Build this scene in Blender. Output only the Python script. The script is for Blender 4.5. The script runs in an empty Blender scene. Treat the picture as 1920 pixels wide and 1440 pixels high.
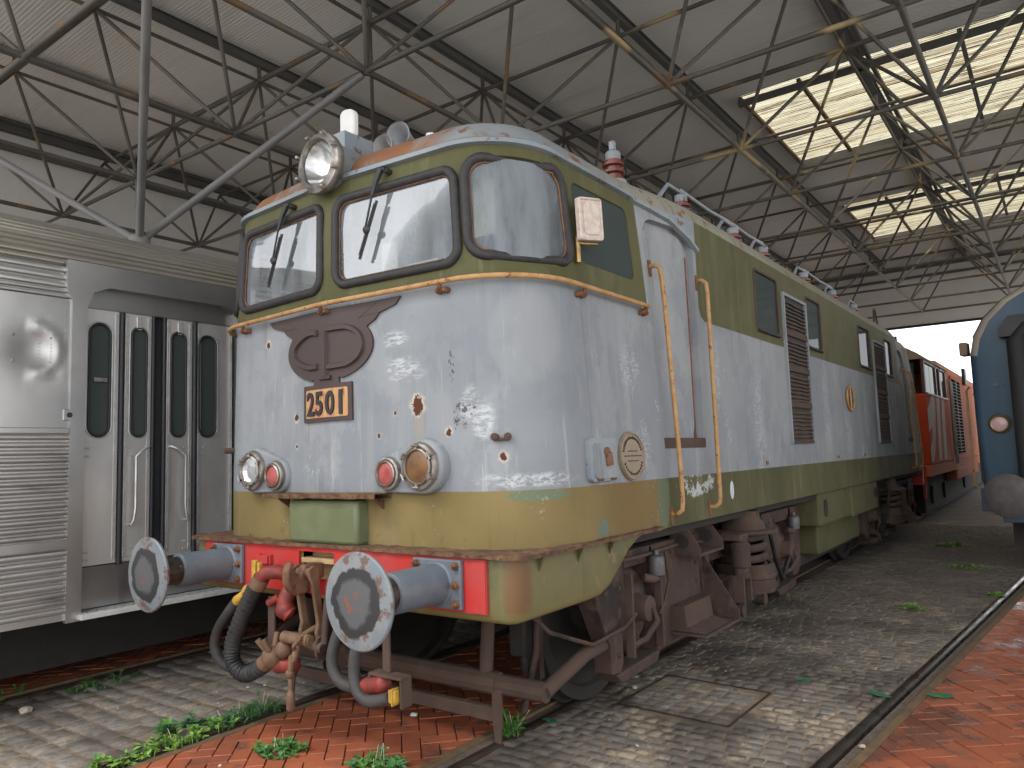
import bpy, bmesh, math, random
from mathutils import Vector, Matrix
from mathutils.geometry import delaunay_2d_cdt
R = math.radians
rnd = random.Random(7)
sc = bpy.context.scene
COL = sc.collection

# ---------------------------------------------------------------- camera, light, exposure
CAM_P = Vector((3.77854, -2.50588, 1.72090))
YAW, PITCH, ROLL = R(36.1733), R(5.49801), R(-1.89476)
fwd = Vector((-math.sin(YAW)*math.cos(PITCH), math.cos(YAW)*math.cos(PITCH), math.sin(PITCH)))
r0 = Vector((math.cos(YAW), math.sin(YAW), 0)); u0 = r0.cross(fwd)
rt = r0*math.cos(ROLL) + u0*math.sin(ROLL); up = u0*math.cos(ROLL) - r0*math.sin(ROLL)
cam_d = bpy.data.cameras.new('camera'); cam = bpy.data.objects.new('camera', cam_d); COL.objects.link(cam)
cam_d.sensor_width = 36; cam_d.lens = 1406.426*36/1920; cam_d.clip_start = .05; cam_d.clip_end = 2000
mw = Matrix.Identity(4)
for i in range(3): mw[i][0], mw[i][1], mw[i][2], mw[i][3] = rt[i], up[i], -fwd[i], CAM_P[i]
cam.matrix_world = mw
sc.camera = cam

SUN_EL, SUN_AZ = R(62), R(205)        # azimuth clockwise from +Y: the light comes in at the open front
w = bpy.data.worlds.new('World'); sc.world = w; w.use_nodes = True
nt = w.node_tree; nt.nodes.clear()
sky = nt.nodes.new('ShaderNodeTexSky'); sky.sky_type = 'NISHITA'; sky.sun_disc = False
sky.sun_elevation = SUN_EL; sky.sun_rotation = SUN_AZ; sky.air_density = 1.0; sky.dust_density = 1.0; sky.ozone_density = 1.0
hs = nt.nodes.new('ShaderNodeHueSaturation'); hs.inputs['Saturation'].default_value = .10
bg = nt.nodes.new('ShaderNodeBackground'); bg.inputs[1].default_value = .15
ow = nt.nodes.new('ShaderNodeOutputWorld')
nt.links.new(sky.outputs[0], hs.inputs['Color']); nt.links.new(hs.outputs[0], bg.inputs[0]); nt.links.new(bg.outputs[0], ow.inputs[0])
sun_d = bpy.data.lights.new('sun', 'SUN'); sun_d.energy = 1.5; sun_d.angle = R(40); sun_d.color = (1, .96, .9)
sun = bpy.data.objects.new('sun', sun_d); COL.objects.link(sun)
sd = Vector((math.sin(SUN_AZ)*math.cos(SUN_EL), math.cos(SUN_AZ)*math.cos(SUN_EL), math.sin(SUN_EL)))
sun.rotation_euler = sd.to_track_quat('Z', 'Y').to_euler(); sun.location = sd*60
vs = sc.view_settings; vs.view_transform = 'Standard'; vs.look = 'None'; vs.exposure = 1.68; vs.gamma = 1; vs.use_curve_mapping = False
sc.cycles.use_denoising = True
sc.cycles.max_bounces = 8; sc.cycles.diffuse_bounces = 5; sc.cycles.glossy_bounces = 4; sc.cycles.transparent_max_bounces = 12
sc.cycles.caustics_reflective = False; sc.cycles.caustics_refractive = False
sc.cycles.sample_clamp_indirect = 6

# ---------------------------------------------------------------- material helpers
class NT:
    def __init__(s, name):
        s.m = bpy.data.materials.new(name); s.m.use_nodes = True
        s.t = s.m.node_tree; s.t.nodes.clear()
        s.out = s.t.nodes.new('ShaderNodeOutputMaterial')
        s.pos = s.t.nodes.new('ShaderNodeNewGeometry').outputs['Position']
    def n(s, ty, **kw):
        x = s.t.nodes.new(ty)
        for k, v in kw.items(): setattr(x, k, v)
        return x
    def put(s, sock, v):
        if hasattr(v, 'is_output'): s.t.links.new(v, sock)
        elif isinstance(v, (tuple, list)) and len(v) == 3 and sock.type == 'RGBA': sock.default_value = (*v, 1)
        else: sock.default_value = v
    def mul(s, vec, k):
        x = s.n('ShaderNodeVectorMath', operation='MULTIPLY'); s.put(x.inputs[0], vec); x.inputs[1].default_value = k; return x.outputs[0]
    def noise(s, scale, detail=4, rough=.55, k=None, off=0, dist=0):
        v = s.pos
        if k: v = s.mul(v, k)
        if off:
            a = s.n('ShaderNodeVectorMath', operation='ADD'); s.put(a.inputs[0], v); a.inputs[1].default_value = (off, off*1.7, off*.6); v = a.outputs[0]
        x = s.n('ShaderNodeTexNoise'); s.put(x.inputs['Vector'], v)
        x.inputs['Scale'].default_value = scale; x.inputs['Detail'].default_value = detail; x.inputs['Roughness'].default_value = rough; x.inputs['Distortion'].default_value = dist
        return x.outputs['Fac']
    def vor(s, scale, k=None, feat='F1'):
        x = s.n('ShaderNodeTexVoronoi', feature=feat); s.put(x.inputs['Vector'], s.mul(s.pos, k) if k else s.pos); x.inputs['Scale'].default_value = scale; return x
    def step(s, f, a, b, o0=0., o1=1.):
        x = s.n('ShaderNodeMapRange'); x.interpolation_type = 'SMOOTHSTEP'; s.put(x.inputs[0], f)
        for i, v in enumerate((a, b, o0, o1)): x.inputs[i+1].default_value = v
        return x.outputs[0]
    def math(s, op, a, b=0.):
        x = s.n('ShaderNodeMath', operation=op); s.put(x.inputs[0], a); s.put(x.inputs[1], b); return x.outputs[0]
    def mix(s, f, a, b):
        x = s.n('ShaderNodeMix', data_type='RGBA'); s.put(x.inputs[0], f); s.put(x.inputs[6], a); s.put(x.inputs[7], b); return x.outputs[2]
    def fmix(s, f, a, b):
        x = s.n('ShaderNodeMix', data_type='FLOAT'); s.put(x.inputs[0], f); s.put(x.inputs[2], a); s.put(x.inputs[3], b); return x.outputs[0]
    def axis(s, i):
        x = s.n('ShaderNodeSeparateXYZ'); s.put(x.inputs[0], s.pos); return x.outputs[i]
    def blob(s, c, r, wob=.8, scale=14, k=None, edge=.25):
        a = s.n('ShaderNodeVectorMath', operation='SUBTRACT'); s.put(a.inputs[0], s.pos); a.inputs[1].default_value = c
        b = s.n('ShaderNodeVectorMath', operation='MULTIPLY'); s.put(b.inputs[0], a.outputs[0]); b.inputs[1].default_value = [1/q for q in r]
        l = s.n('ShaderNodeVectorMath', operation='LENGTH'); s.put(l.inputs[0], b.outputs[0])
        d = s.math('ADD', l.outputs['Value'], s.math('MULTIPLY', s.math('SUBTRACT', s.noise(scale, 5, .65, k), .5), wob*2))
        return s.step(d, 1+edge*.5, 1-edge*.5)
    def done(s, col, rough=.5, metal=0., bump=None, bstr=.3, bdist=.01, spec=.5, **kw):
        p = s.n('ShaderNodeBsdfPrincipled'); s.put(p.inputs['Base Color'], col); s.put(p.inputs['Roughness'], rough); s.put(p.inputs['Metallic'], metal)
        p.inputs['Specular IOR Level'].default_value = spec
        for k_, v in kw.items(): s.put(p.inputs[k_], v)
        if bump is not None:
            b = s.n('ShaderNodeBump'); b.inputs['Strength'].default_value = bstr; b.inputs['Distance'].default_value = bdist; s.put(b.inputs['Height'], bump); s.t.links.new(b.outputs[0], p.inputs['Normal'])
        s.t.links.new(p.outputs[0], s.out.inputs[0]); s.p = p
        return s.m

def simple(name, c1, c2, scale=6, rough=.6, metal=0, lo=.35, hi=.65, bump=None, spots=None, k=None, bstr=.3):
    t = NT(name); f = t.step(t.noise(scale, 6, .6, k), lo, hi); col = t.mix(f, c1, c2)
    if spots:
        col = t.mix(t.step(t.noise(scale*spots[1], 5, .7, None, 3.1), spots[2], spots[2]+.06), col, spots[0])
    b = t.noise(bump[0], 5, .7) if bump else None
    return t.done(col, t.fmix(f, rough, min(1, rough+.15)), metal, b, bump[1] if bump else bstr)

RUST = (.135, .055, .03); RUSTD = (.05, .025, .02); CREAM = (.52, .47, .38)
def scratches(t, col, amt=.64, c=(.50, .52, .54)):
    big = t.step(t.noise(1.9, 3, .5, None, 11), amt, amt+.08)
    fine = t.step(t.noise(26, 6, .75, (1.4, 1.4, .8), 4), .56, .6)
    return t.mix(t.math('MULTIPLY', big, fine), col, c)
def rustspots(t, col, scale=2.1, size=.05, sel=.62, k=None):
    v = t.vor(scale, k); d = t.math('ADD', v.outputs['Distance'], t.math('MULTIPLY', t.math('SUBTRACT', t.noise(24, 4, .6), .5), .09))
    sp = t.n('ShaderNodeSeparateColor'); t.put(sp.inputs[0], v.outputs['Color'])
    on = t.math('GREATER_THAN', sp.outputs[0], sel)
    sz = t.math('MULTIPLY', sp.outputs[1], size)
    halo = t.math('MULTIPLY', on, t.math('LESS_THAN', d, t.math('MULTIPLY', sz, 1.25)))
    core = t.math('MULTIPLY', on, t.math('LESS_THAN', d, sz))
    col = t.mix(halo, col, CREAM)
    return t.mix(core, col, (.11, .04, .022))

MAT = {}
def mk():
    # --- loco paints
    t = NT('grey_blue_paint')
    col = t.mix(t.step(t.noise(.9, 4, .5), .38, .62), (.245, .263, .287), (.30, .312, .327))
    col = t.mix(t.math('MULTIPLY', t.step(t.noise(1, 5, .6, (7, 7, .45)), .5, .72), .5), col, (.355, .36, .36))
    col = t.mix(t.math('MULTIPLY', t.step(t.noise(1, 6, .65, (16, 16, .8), 5), .55, .72), .5), col, (.19, .203, .222))
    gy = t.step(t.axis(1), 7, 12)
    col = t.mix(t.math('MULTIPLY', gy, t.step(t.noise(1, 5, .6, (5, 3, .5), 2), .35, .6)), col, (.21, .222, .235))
    e1 = t.step(t.noise(1.7, 7, .62, (1, 1, .8), 31), .53, .56); e2 = t.step(t.noise(2.6, 7, .66, (1, 1, .6), 37), .55, .58); e3 = t.step(t.noise(1, 6, .7, (14, 14, .7), 41), .60, .66)
    col = t.mix(t.math('MULTIPLY', e1, .28), col, (.37, .385, .40)); col = t.mix(t.math('MULTIPLY', e2, .30), col, (.20, .215, .24))
    col = t.mix(t.math('MULTIPLY', e3, t.math('MULTIPLY', t.step(t.axis(2), 2.9, 2.2), .5)), col, (.42, .435, .445))
    col = t.mix(t.math('MULTIPLY', t.math('MULTIPLY', t.step(t.noise(1, 5, .6, (10, 10, .3), 47), .56, .66), t.step(t.axis(2), 2.35, 2.75)), .55), col, (.22, .19, .15))
    col = t.mix(t.math('MULTIPLY', t.math('MULTIPLY', t.step(t.noise(6, 6, .7, (1, 1, .5), 51), .5, .6), t.step(t.axis(2), 1.72, 1.53)), .5), col, (.20, .20, .20))
    col = scratches(t, col)
    fine = t.step(t.noise(22, 6, .8, (.5, 1, 2.2), 8), .46, .56)
    for c, r in (((.58, .71, 2.444), (.085, .3, .05)), ((.616, .71, 2.265), (.13, .3, .075)), ((1.168, .78, 1.92), (.06, .2, .1)), ((1.37, .9, 1.585), (.22, .3, .035)), ((1.09, .75, 2.02), (.05, .2, .1)),
                 ((1.46, 2.0, 2.3), (.2, .14, .13)), ((1.5, 3.5, 2.35), (.2, .05, .3)), ((1.5, 2.12, 1.75), (.2, .08, .16)), ((1.5, 4.5, 1.9), (.2, .12, .5)), ((1.5, 7.0, 2.1), (.2, .16, .5)), ((1.5, 8.1, 1.8), (.2, .2, .3)), ((1.5, 9.3, 2.2), (.2, .2, .4))):
        col = t.mix(t.math('MULTIPLY', t.math('MULTIPLY', t.blob(c, r, .9, 9, None, .9), fine), .8 if c[1] < 1 else .4), col, (.56, .58, .60))
    for c, r in (((1.03, .75, 1.95), (.05, .2, .085)), ((.98, .74, 2.25), (.02, .2, .12)), ((1.1, .75, 1.99), (.05, .2, .03))):
        col = t.mix(t.math('MULTIPLY', t.blob(c, r, .9, 12), t.step(t.noise(38, 5, .75, (1.4, 1, .7)), .5, .58)), col, (.06, .06, .065))
    col = t.mix(t.math('MULTIPLY', t.blob((.73, .72, 1.9), (.035, .2, .16), .5, 10, None, .8), .4), col, (.36, .29, .18))
    for c, r in (((.725, .72, 2.037), .042), ((-.70, .72, 2.556), .024), ((-.362, .7, 2.026), .022), ((.55, .71, 2.0), .012), ((-.36, .7, 1.83), .012), ((.42, .71, 1.87), .014), ((.95, .74, 1.87), .02), ((1.27, .83, 1.72), .02)):
        col = t.mix(t.math('MULTIPLY', t.blob(c, (r*1.35, .2, r*1.6), 1.1, 22, None, .6), .75), col, CREAM)
        col = t.mix(t.blob(c, (r*.85, .2, r*1.2), 1.3, 30, None, .15), col, (.1, .035, .02))
    col = rustspots(t, col, 2.3, .035, .72)
    for yy in (1.425, 4.12, 7.22, 8.72, 12.4):
        ln_ = t.step(t.math('ABSOLUTE', t.math('SUBTRACT', t.axis(1), yy)), .006, .003)
        col = t.mix(t.math('MULTIPLY', t.math('MULTIPLY', ln_, t.step(t.axis(0), 1.2, 1.3)), .45), col, (.13, .13, .135))
    col = t.mix(t.math('MULTIPLY', t.blob((1.36, .93, 2.40), (.16, .3, .28), .25, 4, None, .3), .35), col, (.36, .365, .37))
    col = t.mix(t.math('MULTIPLY', t.step(t.noise(3.5, 6, .65, None, 17), .5, .7), .4), col, (.205, .218, .24))
    MAT['grey'] = t.done(col, t.fmix(t.noise(4, 4), .68, .9), 0, t.noise(.9, 2), .14, .01, .2)
    # green, upper
    t = NT('olive_green_paint')
    col = t.mix(t.step(t.noise(1.1, 5, .55), .35, .65), (.088, .087, .036), (.11, .105, .048))
    col = t.mix(t.math('MULTIPLY', t.step(t.noise(1, 5, .6, (6, 6, .4)), .5, .75), .55), col, (.155, .145, .075))
    col = t.mix(t.math('MULTIPLY', t.step(t.axis(1), 3, 8), .45), col, (.125, .115, .062))
    col = t.mix(t.math('MULTIPLY', t.step(t.axis(1), 10.5, 13), .75), col, (.17, .172, .165))
    col = t.mix(t.math('MULTIPLY', t.step(t.noise(2.2, 7, .64, (1, 1, .7), 33), .54, .58), .35), col, (.07, .066, .03)); col = t.mix(t.math('MULTIPLY', t.step(t.noise(1, 6, .7, (13, 13, .5), 43), .6, .66), .4), col, (.19, .175, .11))
    col = rustspots(t, col, 3.5, .035, .72)
    MAT['green'] = t.done(col, t.fmix(t.noise(5, 4), .6, .85), 0, t.noise(1.5, 3), .2, .01, .25)
    # lower band: ochre at the nose, green further back
    t = NT('ochre_green_band_paint')
    f = t.step(t.math('ADD', t.axis(1), t.math('MULTIPLY', t.math('SUBTRACT', t.noise(1.5, 4), .5), 1.2)), 2.15, 2.45)
    och = t.mix(t.step(t.noise(1.6, 5, .6), .35, .65), (.20, .15, .06), (.245, .185, .08))
    och = t.mix(t.math('MULTIPLY', t.step(t.axis(1), 1.2, 1.8), .55), och, (.18, .11, .048))
    grn = t.mix(t.step(t.noise(1, 5, .6, (1.5, 1.5, .7), 3), .35, .65), (.075, .074, .034), (.115, .11, .055))
    col = t.mix(f, och, grn)
    col = t.mix(t.math('MULTIPLY', t.step(t.noise(1, 5, .65, (8, 8, .5)), .56, .75), .5), col, (.27, .23, .14))
    col = t.mix(t.math('MULTIPLY', t.step(t.noise(1, 5, .65, (11, 11, .7), 9), .58, .72), .5), col, (.10, .072, .03))
    col = t.mix(t.blob((1.4, .93, 1.5), (.12, .3, .03), .5, 9), col, (.15, .185, .115))
    col = t.mix(t.blob((1.47, 1.5, 1.27), (.3, .07, .05), .5, 9), col, (.14, .18, .14))
    col = t.mix(t.blob((1.5, 2.35, 1.4), (.3, .09, .25), .5, 6), col, (.13, .15, .095))
    col = t.mix(t.math('MULTIPLY', t.blob((1.5, 2.95, 1.47), (.2, .28, .09), .9, 9), t.step(t.noise(9, 6, .7, (1, 1, 1.5)), .48, .52)), col, (.46, .48, .48))
    col = t.mix(t.blob((1.5, 3.68, 1.38), (.2, .045, .075), .08, 6, None, .1), col, (.55, .6, .66))
    col = t.mix(t.math('MULTIPLY', t.step(t.noise(7, 4, .6, None, 6), .62, .7), t.step(t.axis(2), 1.32, 1.2)), col, RUST)
    col = t.mix(t.math('MULTIPLY', t.step(t.noise(2.5, 3, .5, None, 13), .6, .66), t.step(t.noise(30, 5, .8), .58, .66)), col, (.42, .40, .34))
    MAT['band'] = t.done(col, .75, 0, t.noise(1.5, 3), .2, .01, .25)
    # valance (olive with blotches)
    t = NT('olive_valance_paint')
    col = t.mix(t.step(t.noise(2.2, 6, .6), .4, .62), (.115, .113, .05), (.165, .145, .062))
    col = t.mix(t.step(t.noise(9, 5, .65, None, 4), .6, .66), col, (.22, .155, .068))
    col = t.mix(t.math('MULTIPLY', t.step(t.noise(1, 5, .6, (9, 9, .6), 1), .56, .7), .6), col, (.10, .07, .03))
    col = t.mix(t.blob((1.45, .66, 1.05), (.06, .12, .3), .5, 5, None, .6), col, (.16, .085, .033))
    col = t.mix(t.step(t.axis(2), .93, .87), col, (.21, .175, .066))
    MAT['valance'] = t.done(col, .5, 0, t.noise(2, 4), .2, .01)
    t = NT('pale_blue_gutter_paint')
    col = t.mix(t.step(t.noise(3, 5), .4, .6), (.21, .25, .285), (.25, .28, .30))
    col = t.mix(t.step(t.noise(10, 6, .72), .57, .61), col, (.15, .085, .055)); col = t.mix(t.math('MULTIPLY', t.step(t.noise(2, 5, .6, None, 3), .5, .65), .5), col, (.17, .18, .18))
    MAT['gutter'] = t.done(col, .45)
    t = NT('roof_paint_rusted')
    col = t.mix(t.step(t.noise(1.5, 5), .4, .6), (.20, .222, .24), (.25, .255, .25))
    col = t.mix(t.math('MULTIPLY', t.step(t.axis(1), 1.2, 2.6), .85), col, (.28, .27, .215))
    col = t.mix(t.math('MULTIPLY', t.step(t.axis(1), 4, 6), .6), col, (.16, .15, .11))
    m = t.math('MULTIPLY', t.step(t.axis(0), 1.0, .7), t.step(t.axis(1), 1.35, 1.1))
    st = t.step(t.noise(1, 6, .65, (9, 2, 2)), .3, .5)
    col = t.mix(t.math('MULTIPLY', m, st), col, t.mix(t.noise(14, 4), (.2, .075, .03), (.30, .15, .075)))
    col = t.mix(t.step(t.noise(7, 7, .7, None, 5), .57, .61), col, (.19, .085, .04)); col = t.mix(t.math('MULTIPLY', t.step(t.noise(1, 6, .65, (3, 12, 3), 15), .56, .62), .6), col, (.20, .12, .07))
    MAT['roof'] = t.done(col, .6, 0, t.noise(20, 5, .7), .35, .008)
    MAT['bogie'] = simple('brown_bogie_dirt', (.068, .040, .033), (.098, .057, .045), 5, .85, 0, .35, .65, (40, .35), ((.16, .13, .11), 5, .68))
    for nm, key, c1, c2 in (('brown_bogie_grime', 'bogie', (.050, .029, .023), (.075, .043, .033)), ):
        t = NT(nm); col = t.mix(t.step(t.noise(4, 6, .6), .35, .65), c1, c2)
        col = t.mix(t.step(t.noise(2.2, 6, .65, None, 9), .54, .64), col, (.02, .014, .012))
        col = t.mix(t.math('MULTIPLY', t.step(t.noise(14, 6, .7, (1, 1, .5), 3), .56, .64), .6), col, (.105, .068, .05))
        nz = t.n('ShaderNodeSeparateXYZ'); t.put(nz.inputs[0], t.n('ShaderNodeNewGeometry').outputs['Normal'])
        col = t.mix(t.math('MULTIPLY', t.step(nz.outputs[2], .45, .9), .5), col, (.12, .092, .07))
        MAT[key] = t.done(col, t.fmix(t.noise(3, 5, .6, None, 9), .65, .95), 0, t.noise(45, 6, .7), .5, .006)
    MAT['bogie2'] = simple('brown_tube_dirt', (.068, .043, .033), (.094, .061, .046), 5, .85, 0, .35, .65, (40, .3), ((.22, .19, .16), 9, .72))
    MAT['rust'] = simple('flaking_rust', (.085, .042, .026), (.20, .115, .06), 16, .9, 0, .35, .65, (60, .9), ((.05, .03, .02), 2, .6))
    MAT['rustedge'] = simple('rusty_brackets', (.14, .06, .03), (.24, .11, .05), 20, .85, 0, .35, .65, (60, .6))
    MAT['red'] = simple('faded_red_paint', (.52, .035, .03), (.44, .05, .045), 4, .5, 0, .4, .6, (20, .1), ((.30, .05, .03), 4, .66))
    MAT['redpipe'] = simple('red_pipe_paint', (.24, .03, .023), (.15, .025, .02), 12, .5, 0, .4, .6, (40, .2))
    MAT['buf'] = simple('blue_grey_buffer_paint', (.12, .145, .18), (.16, .18, .205), 5, .42, 0, .4, .6, (30, .15), ((.16, .09, .06), 4, .64))
    MAT['grease'] = simple('black_grease', (.02, .017, .015), (.05, .03, .022), 14, .3, 0, .4, .6, (40, .6), ((.33, .22, .12), 2, .62))
    t = NT('worn_buffer_face')
    r_ = t.n('ShaderNodeTexCoord').outputs['Object']; ln = t.n('ShaderNodeVectorMath', operation='LENGTH'); t.put(ln.inputs[0], t.mul(r_, (1, 0, 1)))
    d = t.math('ADD', ln.outputs['Value'], t.math('MULTIPLY', t.math('SUBTRACT', t.noise(7, 6, .65), .5), .13))
    col = t.mix(t.step(t.noise(7, 5), .4, .62), (.16, .185, .205), (.21, .22, .225))
    col = t.mix(t.step(t.noise(9, 6, .7, None, 2), .55, .60), col, (.13, .085, .07))
    col = t.mix(t.step(d, .172, .162), col, (.028, .027, .029))
    col = t.mix(t.step(d, .125, .10), col, (.09, .092, .098))
    col = t.mix(t.math('MULTIPLY', t.step(d, .07, .05), t.step(t.noise(22, 4, .6, None, 7), .56, .6)), col, (.25, .075, .03))
    MAT['bufface'] = t.done(col, .5, 0, t.noise(30, 5), .2, .004)
    MAT['ochre'] = simple('ochre_handrail_paint', (.40, .205, .07), (.46, .28, .125), 12, .5, 0, .4, .6, None, ((.16, .06, .03), 2, .58))
    MAT['rubber'] = simple('old_window_rubber', (.022, .022, .025), (.05, .04, .036), 20, .6, 0, .4, .7, (40, .4))
    MAT['hose'] = simple('black_rubber_hose', (.016, .016, .018), (.03, .029, .028), 10, .6, 0, .4, .6, (60, .3))
    MAT['hosegrey'] = simple('dusty_grey_hose', (.04, .038, .038), (.06, .057, .054), 10, .65, 0, .4, .6, (60, .2))
    MAT['yellow'] = simple('yellow_valve_paint', (.55, .33, .04), (.42, .24, .04), 20, .55, 0, .4, .6)
    MAT['hook'] = simple('rusty_hook_steel', (.13, .065, .04), (.22, .115, .06), 12, .6, .2, .4, .6, (40, .4), ((.07, .04, .035), 2, .6))
    MAT['link'] = simple('tan_rusted_steel', (.14, .083, .05), (.20, .12, .07), 10, .65, .1, .4, .6, (50, .3))
    MAT['emblem'] = simple('brown_emblem_paint', (.055, .038, .036), (.068, .045, .041), 4, .5, 0, .4, .6, (50, .1))
    t = NT('number_plate_worn_red')
    col = t.mix(t.step(t.noise(14, 5, .6, (1, 1, .6)), .42, .58), (.50, .33, .14), (.52, .24, .13))
    col = t.mix(t.step(t.noise(22, 5, .8, (1.3, 1, .5), 3), .57, .62), col, (.28, .05, .035))
    MAT['nplate'] = t.done(col, .6)
    MAT['chrome'] = simple('dull_lamp_metal', (.36, .34, .31), (.24, .21, .18), 14, .35, .7, .4, .6, (50, .2))
    MAT['silver'] = simple('lamp_reflector_silver', (.86, .86, .86), (.8, .8, .8), 3, .08, 1)
    MAT['white'] = simple('white_plastic', (.78, .77, .75), (.70, .69, .66), 5, .5)
    MAT['cream'] = simple('cream_interior_paint', (.60, .57, .45), (.52, .49, .40), 4, .6)
    MAT['dark'] = simple('dark_interior', (.03, .03, .033), (.045, .043, .043), 4, .7)
    MAT['seat'] = simple('seat_cloth_grey', (.05, .05, .055), (.07, .068, .07), 8, .85)
    MAT['black'] = simple('matt_black_parts', (.018, .018, .02), (.03, .028, .028), 10, .45)
    MAT['porc'] = simple('brown_porcelain', (.13, .03, .022), (.17, .04, .03), 8, .18)
    MAT['brass'] = simple('worn_brass', (.42, .30, .12), (.30, .2, .09), 20, .35, .8)
    MAT['plate'] = simple('bronze_builder_plate', (.27, .21, .15), (.32, .26, .19), 20, .5, .2, .4, .6, (80, .2))
    MAT['mirrorback'] = simple('flaking_white_mirror_case', (.66, .60, .54), (.60, .47, .40), 25, .6, 0, .4, .6, (60, .5), ((.3, .2, .14), 2, .66))
    MAT['greenbox'] = simple('sage_green_box_paint', (.13, .15, .075), (.155, .175, .092), 4, .5, 0, .4, .6, (20, .1))
    MAT['lens_red'] = simple('red_tail_lens', (.30, .045, .04), (.42, .11, .09), 10, .12)
    MAT['lens_amber'] = simple('brown_headlamp_lens', (.12, .06, .03), (.20, .10, .035), 10, .1)
    MAT['wood'] = simple('raw_timber_block', (.40, .26, .12), (.48, .34, .18), 10, .8, 0, .4, .6, (30, .5), None, (1, 1, 6))
    # --- railcar
    t = NT('brushed_stainless')
    n1 = t.step(t.noise(.9, 5, .6, (1, .5, 1)), .35, .65)
    col = t.mix(n1, (.42, .417, .415), (.56, .555, .55))
    col = t.mix(t.math('MULTIPLY', t.step(t.noise(1, 5, .6, (3, 3, .6), 3), .55, .75), .55), col, (.22, .20, .19))
    MAT['steel'] = t.done(col, t.fmix(t.noise(2.2, 5, .6, None, 5), .24, .46), .88, t.noise(1.1, 3), .35, .03)
    t = NT('dull_fluted_stainless')
    col = t.mix(t.step(t.noise(1.2, 5, .6, (1, .4, 1)), .35, .65), (.45, .445, .44), (.60, .595, .585))
    col = t.mix(t.math('MULTIPLY', t.step(t.noise(3, 5, .65, (1, .3, 2), 3), .56, .72), .6), col, (.15, .13, .12))
    MAT['flute'] = t.done(col, t.fmix(t.noise(3, 4), .28, .45), .85, t.noise(2, 3), .15, .01)
    t = NT('dusty_fluted_roof_steel')
    col = t.mix(t.step(t.noise(1.4, 5, .6, (1, .3, 1)), .35, .65), (.36, .34, .30), (.48, .455, .40))
    MAT['rooffl'] = t.done(col, .42, .75, t.noise(4, 3), .15, .01)
    t = NT('polished_door_steel')
    col = t.mix(t.step(t.noise(1.6, 5, .6, (1, 1, .5)), .35, .65), (.62, .605, .595), (.78, .77, .76))
    col = t.mix(t.math('MULTIPLY', t.step(t.noise(1, 5, .6, (4, 4, .7), 3), .55, .75), .5), col, (.32, .295, .28))
    MAT['doorsteel'] = t.done(col, t.fmix(t.noise(2.5, 5, .6, None, 5), .2, .42), .55, t.noise(1.4, 3), .3, .02)
    MAT['trim'] = simple('bright_trim_steel', (.6, .59, .58), (.5, .49, .48), 9, .3, .5)
    MAT['grille'] = NT('black_grille_void').done((.012, .011, .011), .95, 0, None, .3, .01, 0.)
    MAT['seal'] = simple('black_door_rubber', (.014, .016, .02), (.022, .024, .03), 6, .45)
    MAT['checker'] = simple('white_step_edge', (.72, .73, .72), (.6, .61, .6), 12, .5)
    MAT['wheel'] = simple('dark_running_gear', (.025, .022, .02), (.04, .034, .03), 6, .85)
    # --- glass
    def glass(name, dust, dcol, tint=(.9, .94, .95), amt=.25, rng=(.25, .75)):
        t = NT(name)
        tr = t.n('ShaderNodeBsdfTransparent'); t.put(tr.inputs[0], tint)
        gl = t.n('ShaderNodeBsdfGlossy'); gl.inputs['Roughness'].default_value = .04
        fr = t.n('ShaderNodeFresnel'); fr.inputs[0].default_value = 1.45
        df = t.n('ShaderNodeBsdfDiffuse'); t.put(df.inputs[0], dcol)
        m1 = t.n('ShaderNodeMixShader'); t.put(m1.inputs[0], t.math('MULTIPLY', t.step(t.noise(1, 6, .6, (5, 5, 1.2)), *rng), dust)); t.t.links.new(tr.outputs[0], m1.inputs[1]); t.t.links.new(df.outputs[0], m1.inputs[2])
        m2 = t.n('ShaderNodeMixShader'); t.put(m2.inputs[0], t.math('MINIMUM', t.math('MULTIPLY', fr.outputs[0], 1.0+amt), 1.)); t.t.links.new(m1.outputs[0], m2.inputs[1]); t.t.links.new(gl.outputs[0], m2.inputs[2])
        t.t.links.new(m2.outputs[0], t.out.inputs[0]); return t.m
    MAT['glass'] = glass('dusty_cab_glass', .66, (.31, .345, .38), (.9, .94, .95), -.80, (.1, .7))
    MAT['glassdark'] = glass('dark_tinted_glass', .97, (.062, .076, .072), (.10, .14, .14), -.65, (-.2, .1))
    MAT['glassclear'] = glass('lamp_cover_glass', .02, (.6, .6, .6), (.97, .98, .98), -.4)
    # --- shed
    t = NT('grey_galvanised_tube')
    col = t.mix(t.step(t.noise(.7, 4, .5), .4, .6), (.08, .073, .066), (.125, .113, .10))
    col = t.mix(t.step(t.noise(1.3, 5, .65, None, 4), .57, .62), col, t.mix(t.noise(6, 4), (.13, .075, .04), (.22, .15, .085)))
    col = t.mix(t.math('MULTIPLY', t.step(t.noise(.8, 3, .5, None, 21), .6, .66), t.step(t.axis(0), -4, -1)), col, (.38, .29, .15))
    MAT['tube'] = t.done(col, .6, .1, t.noise(30, 4), .2, .004)
    MAT['beam'] = simple('dark_grey_purlin_steel', (.095, .095, .09), (.13, .125, .115), 1.2, .6, .1)
    MAT['bigtube'] = simple('grey_painted_column', (.15, .15, .152), (.19, .187, .185), 1.5, .5, 0, .4, .6, None, ((.2, .15, .1), 3, .68))
    t = NT('roof_sheet_offwhite')
    col = t.mix(t.step(t.noise(.35, 5, .55), .35, .65), (.70, .69, .675), (.77, .76, .745))
    col = t.mix(t.math('MULTIPLY', t.step(t.noise(.8, 5, .6, (.3, 2.2, 1), 5), .55, .75), .5), col, (.55, .53, .505))
    MAT['sheet'] = t.done(col, .65)
    t = NT('stained_translucent_skylight')
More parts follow.
